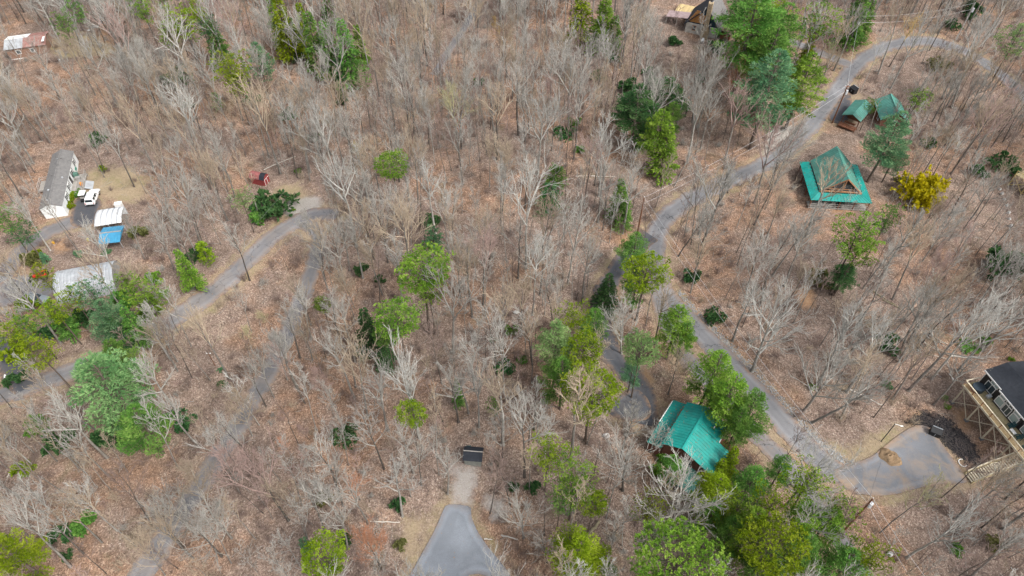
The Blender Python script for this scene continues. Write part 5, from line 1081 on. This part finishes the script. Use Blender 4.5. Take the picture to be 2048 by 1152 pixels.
# stair down to the parking pad
a_, b_ = at(1936, 957, .1), Vector((76.4, 48.9, 0)); b_.z = loc.z + Z0 - .4; st = thing('timber_staircase', 'long timber stair climbing from the parking pad to the black cabin', 'staircase', a_, math.atan2(b_.y - a_.y, b_.x - a_.x)); mark(1990, 935, 'the timber stair')
Lh = (b_.xy - a_.xy).length; rise = b_.z - a_.z; segs = [(0, .36), (.36, .47), (.47, 1.0)]; sl = rise / (Lh * .89)
def zat(u):
    if u < .36: return u * Lh * sl
    if u < .47: return .36 * Lh * sl
    return (u - .11) * Lh * sl
N_ = 30
for k in range(N_):
    u = (k + .5) / N_
    if .36 < u < .47: continue
    MB().box((u*Lh, 0, zat(u)), (.24, 1.35, .06)).part('tread', LUMB, st)
for k in range(5): u = .365 + .105*k/5; MB().bx(u*Lh, u*Lh + .105*Lh/5 - .02, -.75, .75, zat(.4) - .03, zat(.4) + .03).part('landing_board', LUMB, st)
for s in (-1, 1):
    for u0, u1 in segs:
        A_, B_ = Vector((u0*Lh, s*.78, zat(u0))), Vector((u1*Lh, s*.78, zat(u1 - 1e-6)))
        MB().beam(A_ - Vector((0, 0, .12)), B_ - Vector((0, 0, .12)), .07, .3).part('stringer', DECKW, st); MB().beam(A_ + Vector((0, 0, .95)), B_ + Vector((0, 0, .95)), .16, .06).part('handrail', LUMB, st); MB().beam(A_ + Vector((0, 0, .5)), B_ + Vector((0, 0, .5)), .05, .1).part('rail', DECKW, st)
    for u in (0, .18, .36, .47, .65, .82, 1.0):
        q = Vector((u*Lh, s*.80, zat(max(0, u - 1e-6)))); wq = in_frame(a_, st.rotation_euler.z, q.x, q.y); zb = G(wq.x, wq.y) - a_.z - .3; MB().bx(q.x - .06, q.x + .06, q.y - .06, q.y + .06, zb, q.z + .98).part('post', DECKW, st)
# ---- half-built deck at the edge of the picture
q = at(2052, 395, 0); loc2 = on(q.x + 1.6, q.y); hd = thing('raised_deck', 'raised timber deck on yellow posts above white pier blocks', 'deck', loc2, R(24)); mark(2035, 385, 'the raised timber deck')
for k in range(10): MB().bx(-1.6 + .5*k, -1.12 + .5*k, -4.5, 5.0, 3.0, 3.06).part('deck_board', DECKW, hd)
YL = wood('yellow_lumber', (.44, .33, .13), (.60, .48, .22))
for y in (-4.4, -1.3, 1.8, 4.9):
    MB().box((-1.7, y, .6), (.16, .16, 4.8)).part('post', YL, hd); MB().box((2.8, y, .6), (.16, .16, 4.8)).part('post', YL, hd); MB().beam((-1.7, y, .2), (-.2, y, 2.9), .08, .14).part('brace', YL, hd)
    MB().beam((-1.7, y, 2.88), (3.2, y, 2.88), .1, .22).part('joist', YL, hd)
for y0, y1 in ((-4.4, -1.3), (-1.3, 1.8), (1.8, 4.9)): MB().beam((-1.78, y0, .3), (-1.78, y1, 2.8), .07, .13).part('brace', YL, hd); MB().beam((-1.86, y0, 2.8), (-1.86, y1, .3), .07, .13).part('brace', YL, hd); MB().beam((-1.7, y0, 4.0), (-1.7, y1, 4.0), .14, .06).part('rail', YL, hd)
for y in (-4.4, -1.3, 1.8, 4.9): MB().box((-1.7, y, 3.5), (.12, .12, 1.0)).part('rail_post', YL, hd)
for i, (x, y) in enumerate(((1999,378),(2003.5,387),(2008,399),(2013,411),(2017.5,425),(2018.5,438),(2022,451))):
    q = at(x, y, .1); m = MB(); m.prism([(-.3, -.3), (.3, -.3), (.3, .3), (-.3, .3)], lambda u, v: (u, v, 0), lambda u, v: (u*.6, v*.6, .35)); m.box((0, 0, .42), (.1, .22, .16)); loose('pier_block', ('first', 'second', 'third', 'fourth', 'fifth', 'sixth', 'seventh')[i] + ' white pier block from the top of the row by the raised deck', 'block', m, CONC, on(q.x, q.y), R(25), 'white pier blocks')
# ================================================================ VEHICLES
RUB = paint('rubber', (.02, .02, .021), .8, .1); CHROME = paint('bright_metal', (.6, .6, .6), .25, .05, metal=.8)
def loft(secs, n=None):
    """secs: list of (y, [(x, z), ...]) half sections from the bottom centre round to the top centre, mirrored"""
    m = MB(); rings = []
    for y, h in secs: rings.append([(x, y, z) for x, z in h] + [(-x, y, z) for x, z in reversed(h)])
    k = len(rings[0]); vs = [p for r in rings for p in r]
    fs = [(i*k+j, i*k+(j+1) % k, (i+1)*k+(j+1) % k, (i+1)*k+j) for i in range(len(rings)-1) for j in range(k)] + [tuple(range(k-1, -1, -1)), tuple((len(rings)-1)*k+j for j in range(k))]
    m.add(vs, fs); return m
def wheel(parent, x, y, r, w=.22):
    s = 1 if x > 0 else -1; t_ = MB().tube([(x - w/2, y, r), (x + w/2, y, r)], r, 14).part('wheel', RUB, parent); MB().tube([(x + s*(w/2), y, r), (x + s*(w/2 + .02), y, r)], r*.58, 10).part('rim', CHROME, t_)
def car(name, label, cat, loc, rz, col, L=4.7, W=1.86, H=1.75, mname='car_paint', rear=True):
    t_ = thing(name, label, cat, loc, rz); P = paint(mname, col, .3, .05, 1.0, .6); h = W/2; b = .32; belt = .98
    def sec(y, belt, roof, wr): return (y, [(0, b), (h*.86, b), (h, b + .15), (h, belt - .1), (h*.985, belt), (wr, roof - .06), (wr*.85, roof), (0, roof)])
    f = L/2
    # nose at +y
    S = [sec(-f, .85, .87, h*.8), sec(-f + .12, belt, belt + .02, h*.86), sec(-f + .3, belt, H - .1, h*.76), sec(-f + .6, belt, H, h*.78), sec(0, belt, H, h*.78), sec(f - 1.95, belt, H - .05, h*.76), sec(f - 1.25, belt, belt + .06, h*.86), sec(f - .35, belt - .06, belt, h*.82), sec(f - .05, .78, .82, h*.78), sec(f, .6, .62, h*.7)]
    loft(S).part('body', P, t_)
    def q(nm, pts, mt): m = MB(); m.add(pts, [(0, 1, 2, 3)]); return m.part(nm, mt, t_)
    gm = glass('car_glass', (.02, .03, .035), .05); e = .012
    q('windscreen', [(-h*.72, f - 1.9, H - .09), (h*.72, f - 1.9, H - .09), (h*.82, f - 1.3, belt + .12), (-h*.82, f - 1.3, belt + .12)], gm).location.z = .02
    q('rear_window', [(-h*.7, -f + .275, H - .16), (h*.7, -f + .275, H - .16), (h*.8, -f + .13, belt + .12), (-h*.8, -f + .13, belt + .12)], gm).location.y = -.03
    for s in (-1, 1):
        for y0, y1 in ((-f + .55, -f + 1.35), (-f + 1.45, -.05), (.05, f - 1.95)):
            o_ = q('side_window', [(s*(h*.965 + e), y0, belt + .07), (s*(h*.965 + e), y1, belt + .07), (s*(h*.80 + e), y1 - (.28 if y1 > .2 else 0), H - .16), (s*(h*.80 + e), y0, H - .16)], gm)
        MB().box((s*(h + .1), f - 1.5, belt + .1), (.2, .12, .14)).part('mirror', P, t_); MB().box((s*h*.68, f - .06, .68), (.34, .1, .14)).part('headlight', GLS2, t_)
        MB().box((s*h*.82, -f - .0, .86), (.16, .08, .28)).part('tail_light', paint('red_lens', (.4, .02, .02), .3, .05), t_)
        for y in (f - .9, -f + .95): wheel(t_, s*(h - .1), y, .36)
    MB().box((0, -f - .04, .48), (W*.9, .12, .16)).part('bumper', BLK, t_); MB().box((0, f - .0, .46), (W*.8, .14, .16)).part('bumper', BLK, t_); MB().box((h*.5, -f + 1.4, H + .03), (.04, 1.7, .04)).part('roof_rail', BLK, t_); MB().box((-h*.5, -f + 1.4, H + .03), (.04, 1.7, .04)).part('roof_rail', BLK, t_)
    return t_
car('parked_car', 'white four-door utility car parked beside the mobile home', 'car', on(-86.3, 108.4, .11), R(9), (.80, .81, .82), mname='white_car_paint'); mark(186, 400, 'the white parked car')
car('parked_car', 'grey car half hidden under pines beside the arched garage', 'car', on(-85.3, 80.6, .11), R(-100), (.22, .25, .27), 4.5, 1.8, 1.5, 'grey_car_paint')
q = at(171, 398, .2); gc = thing('golf_cart', 'white-roofed golf cart between the white car and the mobile home', 'golf cart', on(q.x, q.y, .11), R(10))
loft([(-1.1, [(0, .3), (.5, .3), (.55, .55), (0, .6)]), (-.2, [(0, .25), (.55, .25), (.58, .5), (0, .55)]), (.5, [(0, .25), (.55, .25), (.58, .55), (0, .6)]), (1.15, [(0, .3), (.45, .3), (.5, .6), (0, .72)])]).part('body', BLK, gc)
MB().bx(-.55, .55, -.55, -.1, .6, .75).part('seat', GREYW, gc); MB().bx(-.55, .55, -.65, -.55, .7, 1.15).part('backrest', GREYW, gc); MB().bx(-.62, .62, -.85, .75, 1.75, 1.82).part('roof', WTRIM, gc)
for sx in (-.5, .5):
    for sy in (-.75, .65): MB().beam((sx, sy, .55), (sx, sy, 1.76), .04).part('roof_post', CHROME, gc); wheel(gc, sx*1.02, sy*1.05, .22, .16)
tr = thing('tractor', 'red tractor with a black front loader on the garage drive', 'tractor', on(-87.0, 86.3, .12), R(106)); mark(84, 560, 'the red tractor'); RT = paint('tractor_red', (.62, .02, .02), .4, .08)
loft([(-.95, [(0, .55), (.28, .55), (.3, 1.0), (0, 1.05)]), (-.1, [(0, .5), (.28, .5), (.3, 1.0), (0, 1.05)]), (.15, [(0, .45), (.26, .45), (.3, 1.15), (0, 1.22)]), (1.15, [(0, .45), (.22, .45), (.27, 1.0), (0, 1.08)])]).part('hood', RT, tr)
for s in (-1, 1): MB().bx(s*.55 - .17, s*.55 + .17, -1.15, -.25, 1.15, 1.22).part('fender', RT, tr); wheel(tr, s*.6, -.7, .58, .3); wheel(tr, s*.5, .85, .36, .2); MB().beam((s*.42, .1, .95), (s*.42, 1.75, .35), .08, .12).part('loader_arm', BLK, tr)
MB().bx(-.24, .24, -.75, -.3, 1.05, 1.15).part('seat', BLK, tr); MB().bx(-.24, .24, -.85, -.75, 1.1, 1.5).part('backrest', BLK, tr); MB().prism([(0, 0), (.55, 0), (.5, .1), (.1, .12), (.06, .5), (0, .5)], lambda u, z: (-.75, 1.7 + u, .12 + z), lambda u, z: (.75, 1.7 + u, .12 + z)).part('bucket', BLK, tr); MB().tube([(0, -.1, 1.1), (0, -.2, 1.45)], .03, 6).part('steering_column', BLK, tr)
# ================================================================ SMALL THINGS
def trash_box(px, py, label, rz, s=1.0):
    q = at(px, py, .1); t_ = thing('trash_enclosure', label, 'bin', on(q.x, q.y), rz, 'black animal-proof trash boxes')
    MB().bx(-.75*s, .75*s, -.5*s, .5*s, 0, 1.0*s).part('body', BLK, t_); m = MB(); m.slab([(-.78*s, -.54*s, 1.02*s), (.78*s, -.54*s, 1.02*s), (.78*s, .54*s, 1.32*s), (-.78*s, .54*s, 1.32*s)], .06); ld = m.part('lid', BLK, t_); MB().bx(-.7*s, .7*s, .38*s, .54*s, 1.34*s, 1.37*s).part('lid_strip', paint('grey_strip', (.25, .27, .29), .4), ld)
    MB().bx(-.74*s, .74*s, .42*s, .5*s, 1.0*s, 1.28*s).part('back_panel', BLK, t_); MB().bx(-.03, .03, -.55*s, -.505*s, .3, .8).part('latch', GALV, t_)
trash_box(1868, 868, 'black trash box at the corner of the parking pad', R(-30)); trash_box(1705, 184, 'black trash box beside the upper road', R(-65), 1.15); trash_box(1675, 414, 'black trash box on bare clay below the chalet', R(75), .9)
mark(1868, 866, 'the parking pad trash box'); mark(1705, 180, 'the upper road trash box')
POLEW = wood('pole_wood', (.15, .065, .035), (.27, .13, .075)); POLEG = wood('pole_grey', (.30, .29, .27), (.42, .40, .38)); WIRE = paint('wire_pale', (.55, .56, .57), .5, .02); WIRED = paint('wire_dark', (.12, .12, .13), .5, .02)
POLES = {}
def upole(key, top, h, label, mt, trans=True, arm=0.0, foot=None):
    q = at(*foot) if foot else at(top[0], top[1], h); base = on(q.x, q.y); t_ = thing('utility_pole', label, 'utility pole', base, 0, 'utility poles')
    MB().tube([(0, 0, -.6), (0, 0, h)], [.16, .11], 10).part('pole', mt, t_)
    if trans: c = MB().tube([(.32, -.05, h - 2.3), (.32, -.05, h - 1.3)], .27, 10).part('transformer', paint('transformer_grey', (.62, .64, .66), .4), t_); MB().tube([(.32, -.05, h - 1.3), (.32, -.05, h - 1.05)], .05, 6).part('bushing', CHROME, c); MB().beam((0, 0, h - 1.8), (.2, -.03, h - 1.8), .08).part('bracket', GALV, t_)
    if arm: MB().beam((-arm, 0, h - .35), (arm, 0, h - .35), .1, .12).part('crossarm', mt, t_)
    for x in ((-arm, 0, arm) if arm else (0,)): MB().tube([(x, 0, h - .28 if x else h), (x, 0, h - .05 if x else h + .22)], .05, 6).part('insulator', WTRIM, t_)
    POLES[key] = base + Vector((0, 0, h)); return t_
upole('a', (1746, 997), 10.0, 'brown utility pole with grey transformer below the parking pad', POLEW)
upole('b', (1696.8, 169.3), 10.0, 'reddish utility pole beside the teal roadside shelter', POLEW, True, .5, (1664.5, 245.8))
upole('c', (1288.5, 394.5), 9.5, 'thin brown utility pole on the inside of the road bend', POLEW, False)
upole('d', (294, 645), 10.0, 'grey utility pole with a crossarm over the lower-left road', POLEG, False, .9)
upole('e', (1725, 38), 9.5, 'pale utility pole with transformer near the drive junction', POLEG, True, 0, (1692, 103))
upole('f', (1950, 6), 10.0, 'pale utility pole with transformer among trees above the road bend', POLEG)
mark(1740, 1005, 'the pole with the transformer'); mark(1280, 420, 'the pole at the road bend'); mark(300, 655, 'the crossarm utility pole'); mark(1710, 70, 'the pale pole near the drive junction')
def wire(a, b, label, sag=.6, mt=None, off=(0, 0, 0), r=.02, n=14):
    a, b = Vector(a) + Vector(off), Vector(b) + Vector(off); m = MB(); m.tube([a.lerp(b, i/n) - Vector((0, 0, 4*sag*(i/n)*(1 - i/n))) for i in range(n + 1)], r, 4); o = m.part('overhead_wire', mt or WIRE, None); return tag(o, label, 'wire', 'overhead wires')
off_ = Vector((0, 0, -1.6))
wire(POLES['a'], POLES['c'], 'upper pale wire running along the road to the bend pole', 1.6); wire(POLES['a'] + off_, POLES['c'] + off_, 'lower pale wire running along the road to the bend pole', 1.8)
wire(POLES['c'], POLES['b'], 'upper wire from the bend pole up to the shelter pole', 1.4); wire(POLES['c'] + off_, POLES['b'] + off_, 'lower wire from the bend pole up to the shelter pole', 1.6)
wire(POLES['b'], POLES['e'], 'wire from the shelter pole over the upper drive junction', .8); wire(POLES['e'], POLES['f'], 'upper wire between the two pale poles at the top', 1.0); wire(POLES['e'] + off_, POLES['f'] + off_, 'lower wire between the two pale poles at the top', 1.2)
e1 = at(1875, 1185, 8); e2 = at(1842, 1185, 7); wire(POLES['a'], e1, 'upper wire running downhill from the transformer pole', .5); wire(POLES['a'] + off_, e2, 'lower wire running downhill from the transformer pole', .5)
wire(POLES['a'] + off_, at(1762, 925, .3), 'dark cable dropping from the transformer pole to the pad', .3, WIRED); wire(POLES['d'], at(560, 380, 8), 'wire from the crossarm pole towards the hairpin bend', 1.0, WIRED, (.8, 0, -.3), .016); wire(POLES['d'], at(20, 800, 9), 'wire from the crossarm pole along the lower-left road', 1.0, WIRED, (-.8, 0, -.3), .016)
q = at(1762, 883); lp = thing('lamp_post', 'dark lamp post with a small white arm beside the parking pad', 'lamp post', on(q.x, q.y)); MB().tube([(0, 0, -.4), (0, 0, 5.2)], .07, 8).part('post', paint('dark_green_post', (.05, .055, .045)), lp); MB().beam((0, 0, 5.2), (.9, -.25, 5.1), .06).part('arm', WTRIM, lp); MB().box((.95, -.27, 5.07), (.4, .16, .08)).part('lamp_head', WTRIM, lp); mark(1770, 870, 'the lamp post')
q = at(417, 707, 3.5); yl = thing('yard_light', 'post with two small white lamp heads in the brush', 'lamp post', on(q.x, q.y)); MB().tube([(0, 0, -.3), (0, 0, 3.5)], .06, 6).part('post', POLEW, yl); [MB().box((s*.3, 0, 3.55), (.16, .13, .1)).part('lamp_head', WTRIM, yl) for s in (-1, 1)]; MB().beam((-.32, 0, 3.46), (.32, 0, 3.46), .04).part('arm', GALV, yl)
for i, (x, y, lb) in enumerate(((18, 762, 'white mailbox on a dark post nearer the shrubs'), (1, 772, 'white mailbox at the very edge of the lower-left road'))):
    q = at(x, y); t_ = thing('mailbox', lb, 'mailbox', on(q.x, q.y), R(20)); MB().box((0, 0, .5), (.1, .1, 1.3)).part('post', BLK, t_); m = MB(); m.prism([(-.14, 0), (.14, 0), (.14, .2), (.08, .3), (-.08, .3), (-.14, .2)], lambda u, z: (u, -.3, 1.1 + z), lambda u, z: (u, .35, 1.1 + z)); m.part('box', WTRIM, t_)
# sand heap on the pad
g_ = random.Random(12); q = at(1779, 915); m = MB(); rings = 9; n = 22; vs = [(0, 0, .95)]
for r in range(1, rings + 1):
    for j in range(n):
        a = 2*math.pi*j/n; rad = 1.55 * r/rings * (1 + .16*math.sin(2*a + 1) + .1*math.sin(5*a)); hh_ = .95 * max(0, 1 - (r/rings)**1.5) * (1 + g_.uniform(-.28, .28)) + (.18*math.sin(3*a) if 2 < r < 7 else 0); vs.append((rad*math.cos(a), rad*math.sin(a), hh_ - (.1 if r == rings else 0)))
fs = [(0, 1 + j, 1 + (j+1) % n) for j in range(n)] + [(1 + (r-1)*n + j, 1 + r*n + j, 1 + r*n + (j+1) % n, 1 + (r-1)*n + (j+1) % n) for r in range(1, rings) for j in range(n)]
m.add(vs, fs); loose('sand_heap', 'heap of brown sand left on the parking pad', 'sand heap', m, paint('heap_sand', (.33, .23, .14), .95, .4, 2.2, .1, (.85, (.13, .085, .05))), on(q.x, q.y, .1), R(-55), smooth=True); mark(1780, 915, 'the sand heap')
# logs, pipes, stones
def log_(a, b, r, label, mt, cat='log', name='fallen_log', h=.0):
    A_, B_ = at(*a), at(*b); A_.z += r + h; B_.z += r + h; c = (A_ + B_)/2; g = random.Random(int(a[0])); m = MB(); k = 7
    m.tube([(A_ - c).lerp(B_ - c, i/k) + Vector((g.gauss(0, .05), g.gauss(0, .05), G(*(A_.lerp(B_, i/k)).xy) + r + h - A_.lerp(B_, i/k).z + .02)) * (1 if 0 <= i <= k else 0) for i in range(k + 1)], [r*(1 - .35*i/k) for i in range(k + 1)], 8)
    return loose(name, label, cat, m, mt, c)
BLEACH = wood('bleached_wood', (.42, .38, .33), (.60, .56, .50)); MOSSY = wood('mossy_log', (.20, .18, .11), (.33, .28, .19))
for a in [((1900,713),(1966,718),.16,'pale peeled log lying beyond the black cabin',BLEACH), ((1167,1081),(1199,1045),.28,'mossy broken log standing out of the slope below the pines',MOSSY), ((1003,1071),(1036,1080),.13,'bleached log beside the turnaround pad',BLEACH), ((1151,354),(1232,354),.11,'long pale log lying level in the central wood',BLEACH),
          ((528,340),(592,313),.10,'thin pale trunk fallen beyond the red shed',BLEACH), ((1764,600),(1800,618),.14,'brown log in the wood uphill of the brush pile',MOSSY), ((1745,583),(1790,611),.12,'twin of the brown log uphill of the brush pile',MOSSY), ((1930,690),(1985,660),.08,'thin straight pole fallen beyond the brush pile',BLEACH), ((740,1043),(800,1046),.09,'grey trunk lying left of the gold verge',BLEACH),
          ((968,1078),(985,1080),.10,'short pale log at the turnaround kerb',BLEACH), ((60,287),(86,283),.09,'pale stick above the mobile home roof',BLEACH), ((1905,470),(1965,478),.09,'pale fallen pole below the yellow flowering bush',BLEACH), ((1700,780),(1765,812),.12,'crooked fallen limb on the slope left of the black mulch',BLEACH), ((15,955),(30,925),.07,'thin pole on the slope at the far lower left',BLEACH), ((300,585),(430,530),.05,'long pale rail lying above the lower-left road',MOSSY)]: log_(*a)
for a in [((1830,697),(1846,709),.05,'white pipe lying uphill of the leaning trees'), ((1898,748),(1911,763),.05,'white pipe beside the deck corner of the black cabin'), ((1873,748),(1883,755),.045,'short white pipe between two tall pale trunks')]: log_(*a, WTRIM, 'pipe', 'plastic_pipe')
q = at(1863, 688); bp = thing('brush_pile', 'heap of cut brown branches in the wood above the black cabin', 'brush pile', on(q.x, q.y)); mark(1863, 688, 'the brush pile'); g_ = random.Random(31)
for k in range(34):
    x, y = g_.gauss(0, 1.1), g_.gauss(0, 1.5); a = g_.gauss(-.95, .5); L = g_.uniform(1.2, 3.4); z = g_.uniform(.05, .7); d = Vector((math.cos(a), math.sin(a), g_.uniform(-.1, .1))) * L/2; c = Vector((x, y, z)); MB().tube([c - d, c + Vector((0, 0, .06)), c + d], [.07, .06, .03], 5).part('branch', BARK['dark'] if k % 3 else BLEACH, bp)
def rock(px, py, r, label, seed):
    q = at(px, py); g = random.Random(seed); bm_ = bmesh.new(); bmesh.ops.create_icosphere(bm_, subdivisions=2, radius=1)
    for v in bm_.verts: v.co *= g.uniform(.82, 1.1); v.co.z *= .6
    me_ = bpy.data.meshes.new('boulder'); bm_.to_mesh(me_); bm_.free(); me_.materials.append(CONC); o = link('boulder', me_, None, on(q.x, q.y, r*.15)); s = r; o.scale = (s, s*.8, s); tag(o, label, 'boulder')
rock(1212, 872, .6, 'flat grey boulder left of the bright teal-roofed house', 2); rock(1032, 625, .5, 'grey stone among leaves in the central wood', 3); rock(1779, 1108, .5, 'pale stone beside the lower drive', 4); rock(1042, 668, .35, 'small grey stone in the lower central wood', 5)
m = MB(); q = at(1925, 926); m.tube([(.55*math.cos(a), .55*math.sin(a)*1.1, .06) for a in [1.2 + 4.4*i/18 for i in range(19)]], .06, 6); loose('coiled_hose', 'curved white hose on the mulch by the timber stair', 'hose', m, WTRIM, on(q.x, q.y))
for i, (x, y, lb, cl) in enumerate(((177, 481, 'yellow bucket on the lawn below the mobile home', (.62, .50, .05)), (108, 487, 'orange bucket beside the broken driveway', (.65, .36, .05)), (203, 480, 'white jug at the corner of the blue-roofed carport', (.75, .7, .7)), (119, 122, 'white bucket in the leaves below the patched house', (.8, .8, .8)), (839, 873, 'white plastic scrap under the yellow pine', (.8, .8, .8)))):
    q = at(x, y); m = MB(); m.tube([(0, 0, 0), (0, 0, .45)], [.2, .26], 10); loose('bucket', lb, 'bucket', m, paint(f'bucket_{i}', cl, .5, .1), on(q.x, q.y))
# tube frame and scrap in the far yard
q = at(213, 52); fr = thing('old_canopy', 'bare white tube frame of an old canopy in the far yard', 'canopy frame', on(q.x, q.y), R(15)); mark(215, 40, 'the white canopy frame')
for k in range(5): MB().tube([(1.5*math.cos(math.pi*i/10), -3 + 1.5*k, max(0, 2.4*math.sin(math.pi*i/10) ** .7)) for i in range(11)], .05, 5).part('hoop', GALV, fr)
for x, z in ((0, 2.4), (1.3, 1.4), (-1.3, 1.4)): MB().tube([(x, -3, z), (x, 3, z)], .04, 5).part('rail', GALV, fr)
for i, (x, y, a, b, h, mt, lb) in enumerate(((190, 55, 1.6, .9, .4, GREYW, 'grey tarp-covered heap in the far yard'), (225, 52, 1.5, .8, .8, BLK, 'dark box at the foot of the white canopy frame'), (222, 45, .8, .6, .6, WTRIM, 'white crate inside the canopy frame'), (198, 31, .9, .4, .5, WTRIM, 'white scrap beside the canopy frame'), (232, 22, .5, .5, .6, WTRIM, 'white drum behind the canopy frame'), (178, 62, .5, .4, .3, WTRIM, 'small white crate near the grey heap'))):
    q = at(x, y); m = MB(); m.prism([(-a/2, -b/2), (a/2, -b/2), (a/2, b/2), (-a/2, b/2)], lambda u, v: (u, v, 0), lambda u, v: (u*.86, v*.86, h)); m.box((0, 0, h + .02), (a*.9, b*.9, .05)); loose('yard_junk', lb, 'junk', m, mt, on(q.x, q.y), i * .7)
# stone edging along the parking road
g_ = random.Random(41); m = MB(); L_ = RL['road_right']; P_ = [p for p in L_ if 590 < proj((p.x, p.y, 0))[1] < 985 and proj((p.x, p.y, 0))[0] > 1330]
for i in range(len(P_) - 1):
    d = (P_[i+1] - P_[i]).normalized(); nrm = Vector((-d.y, d.x, 0))
    for k in range(26):
        q = P_[i] + d*g_.random() + nrm * (2.1 + abs(g_.gauss(.45, .42))); s = g_.uniform(.04, .11); z = G(q.x, q.y) + s*.2; M_ = Euler((g_.uniform(0, 3), g_.uniform(0, 3), g_.uniform(0, 3))).to_matrix(); m.box((q.x, q.y, z), (s*2, s*1.5, s*1.2), rot=M_)
o = m.part('gravel', paint('riprap', (.38, .385, .39), .9, .35, 1.0), None, fix=False); tag(o, 'grey crushed stone edging the road to the parking pad', 'gravel', None, 'stuff')

# black mulch and burnt rubble on the slope below the deck
g_ = random.Random(51); m = MB(); P_ = DARKM[0]; xs_ = [q[0] for q in P_]; ys_ = [q[1] for q in P_]; n_ = 0
while n_ < 2600:
    x, y = g_.uniform(min(xs_) - .6, max(xs_) + .6), g_.uniform(min(ys_) - .6, max(ys_) + .6); d_ = float(poly_dist(np.array([x]), np.array([y]), P_)[0]); n_ += 1
    if d_ > g_.uniform(-1.6, .8): continue
    s = g_.uniform(.025, .085); m.box((x, y, G(x, y) + s*.3), (s*2.4, s*1.4, s), rot=Euler((g_.uniform(0, 3), g_.uniform(0, 3), g_.uniform(0, 3))).to_matrix())
o = m.part('rubble', paint('black_rubble', (.02, .021, .025), .9, .5, 1.0), None, fix=False); tag(o, 'black rubble and mulch strewn below the black cabin deck', 'rubble', None, 'stuff')
# leaves blown onto the metal roofs
def roof_leaves(root, fn, n, seed):
    g = random.Random(seed); m = MB()
    for k in range(n):
        q, nrm = fn(g); s = g.uniform(.05, .11); a = g.uniform(0, 6.28); u = Vector((math.cos(a), math.sin(a), 0)); v = nrm.cross(u).normalized(); u = v.cross(nrm); q = q + nrm * .05
        m.add([q + u*s, q + v*s*.6, q - u*s, q - v*s*.6], [(0, 1, 2, 3)])
    m.part('fallen_leaves', MATS['leaf_drift'], root, kind='stuff', fix=False)
def f_th(g):
    x = g.choice((g.uniform(.2, 3.5), g.uniform(-2.9, -1.8), g.uniform(-4.9, -3.2))); y = g.uniform(-4, 4)
    if x > 0: return Vector((x, y, zz(x))), Vector((.45, 0, .9))
    if x > -3: return Vector((x, y, 6.25 + .5*x)), Vector((-.45, 0, .9))
    return Vector((x, y, 3.55 + .273*(x + 2.9))), Vector((-.26, 0, .96))
roof_leaves(th_, f_th, 170, 1)
def f_af(g):
    s = g.choice((-1, 1)); t = g.random()
    if t < .6: x = g.uniform(.4, 4.0); return Vector((s*x, g.uniform(-4.2, 5), 7.2 - .976*x)), Vector((s*.7, 0, .72))
    return Vector((s*g.uniform(4.4, 4.8), g.uniform(-4, 5), 2.86)), Vector((s*.3, 0, .95))
roof_leaves(af, f_af, 170, 2)

# ================================================================ LABELS FOR TREES AND SHRUBS
for x, y, s in ((640, 450, 'the hairpin bend'), (1310, 500, 'the right-hand road bend'), (1850, 90, 'the upper road curve'), (925, 60, 'the track at the top'), (560, 700, 'the road below the hairpin'), (380, 1000, 'the lowest stretch of the hairpin road'), (360, 630, 'the lower-left road'), (920, 1080, 'the turnaround pad'), (1250, 820, 'the dark cabin driveway'), (1560, 905, 'the grass strip between two roads'), (1660, 1080, 'the lower drive'), (1200, 640, 'the top of the dark cabin driveway'), (1440, 380, 'the road below the chalet'), (50, 500, 'the broken driveway'), (1880, 850, 'the black mulch'), (1838, 390, 'the yellow flowering bush'), (842, 548, 'the big round pine'), (205, 772, 'the big feathery white pine'), (1352, 1122, 'the huge round pine at the bottom edge'), (1500, 745, 'the forked pale tree by the road'), (1192, 354, 'the level pale log'), (1030, 625, 'the grey stone in the wood'), (560, 327, 'the fallen trunk beyond the red shed'), (1545, 120, 'the tall evergreen cluster'), (640, 105, 'the row of cone-shaped evergreens'), (1650, 600, 'the orange clay patch')): mark(x, y, s)
ORD = ['nearest', 'second', 'third', 'fourth', 'fifth', 'sixth', 'seventh', 'eighth', 'ninth', 'tenth', 'eleventh', 'twelfth', 'thirteenth', 'fourteenth', 'fifteenth']
buckets = {}
SELF = {'the yellow flowering bush': (1838, 392), 'the big round pine': (842, 548), 'the big feathery white pine': (205, 772), 'the huge round pine at the bottom edge': (1352, 1122), 'the forked pale tree by the road': (1504, 742)}
for o, px, py, look in PEND:
    best = sorted(((math.hypot(px - a, py - b), s, a, b) for a, b, s in LM if SELF.get(s) != (px, py) and not ('evergreen' in s and o.name.startswith('evergreen'))))[0]; d, s, a, b = best; dx, dy = px - a, py - b
    rel = 'left of' if dx < 0 and abs(dx) >= abs(dy) else 'right of' if dx > 0 and abs(dx) >= abs(dy) else 'uphill of' if dy < 0 else 'downhill of'
    buckets.setdefault((look, rel, s), []).append((d, o))
used = {}
for (look, rel, s), L_ in buckets.items():
    L_.sort(key=lambda t: t[0])
    for i, (d, o) in enumerate(L_):
        lb = f"{look} {rel} {s}" if len(L_) == 1 else f"{look}, {ORD[min(i, 14)]}{' closest' if i else ''} {rel} {s}"
        o["label"] = lb.replace('uphill of', 'beyond').replace('downhill of', 'below')
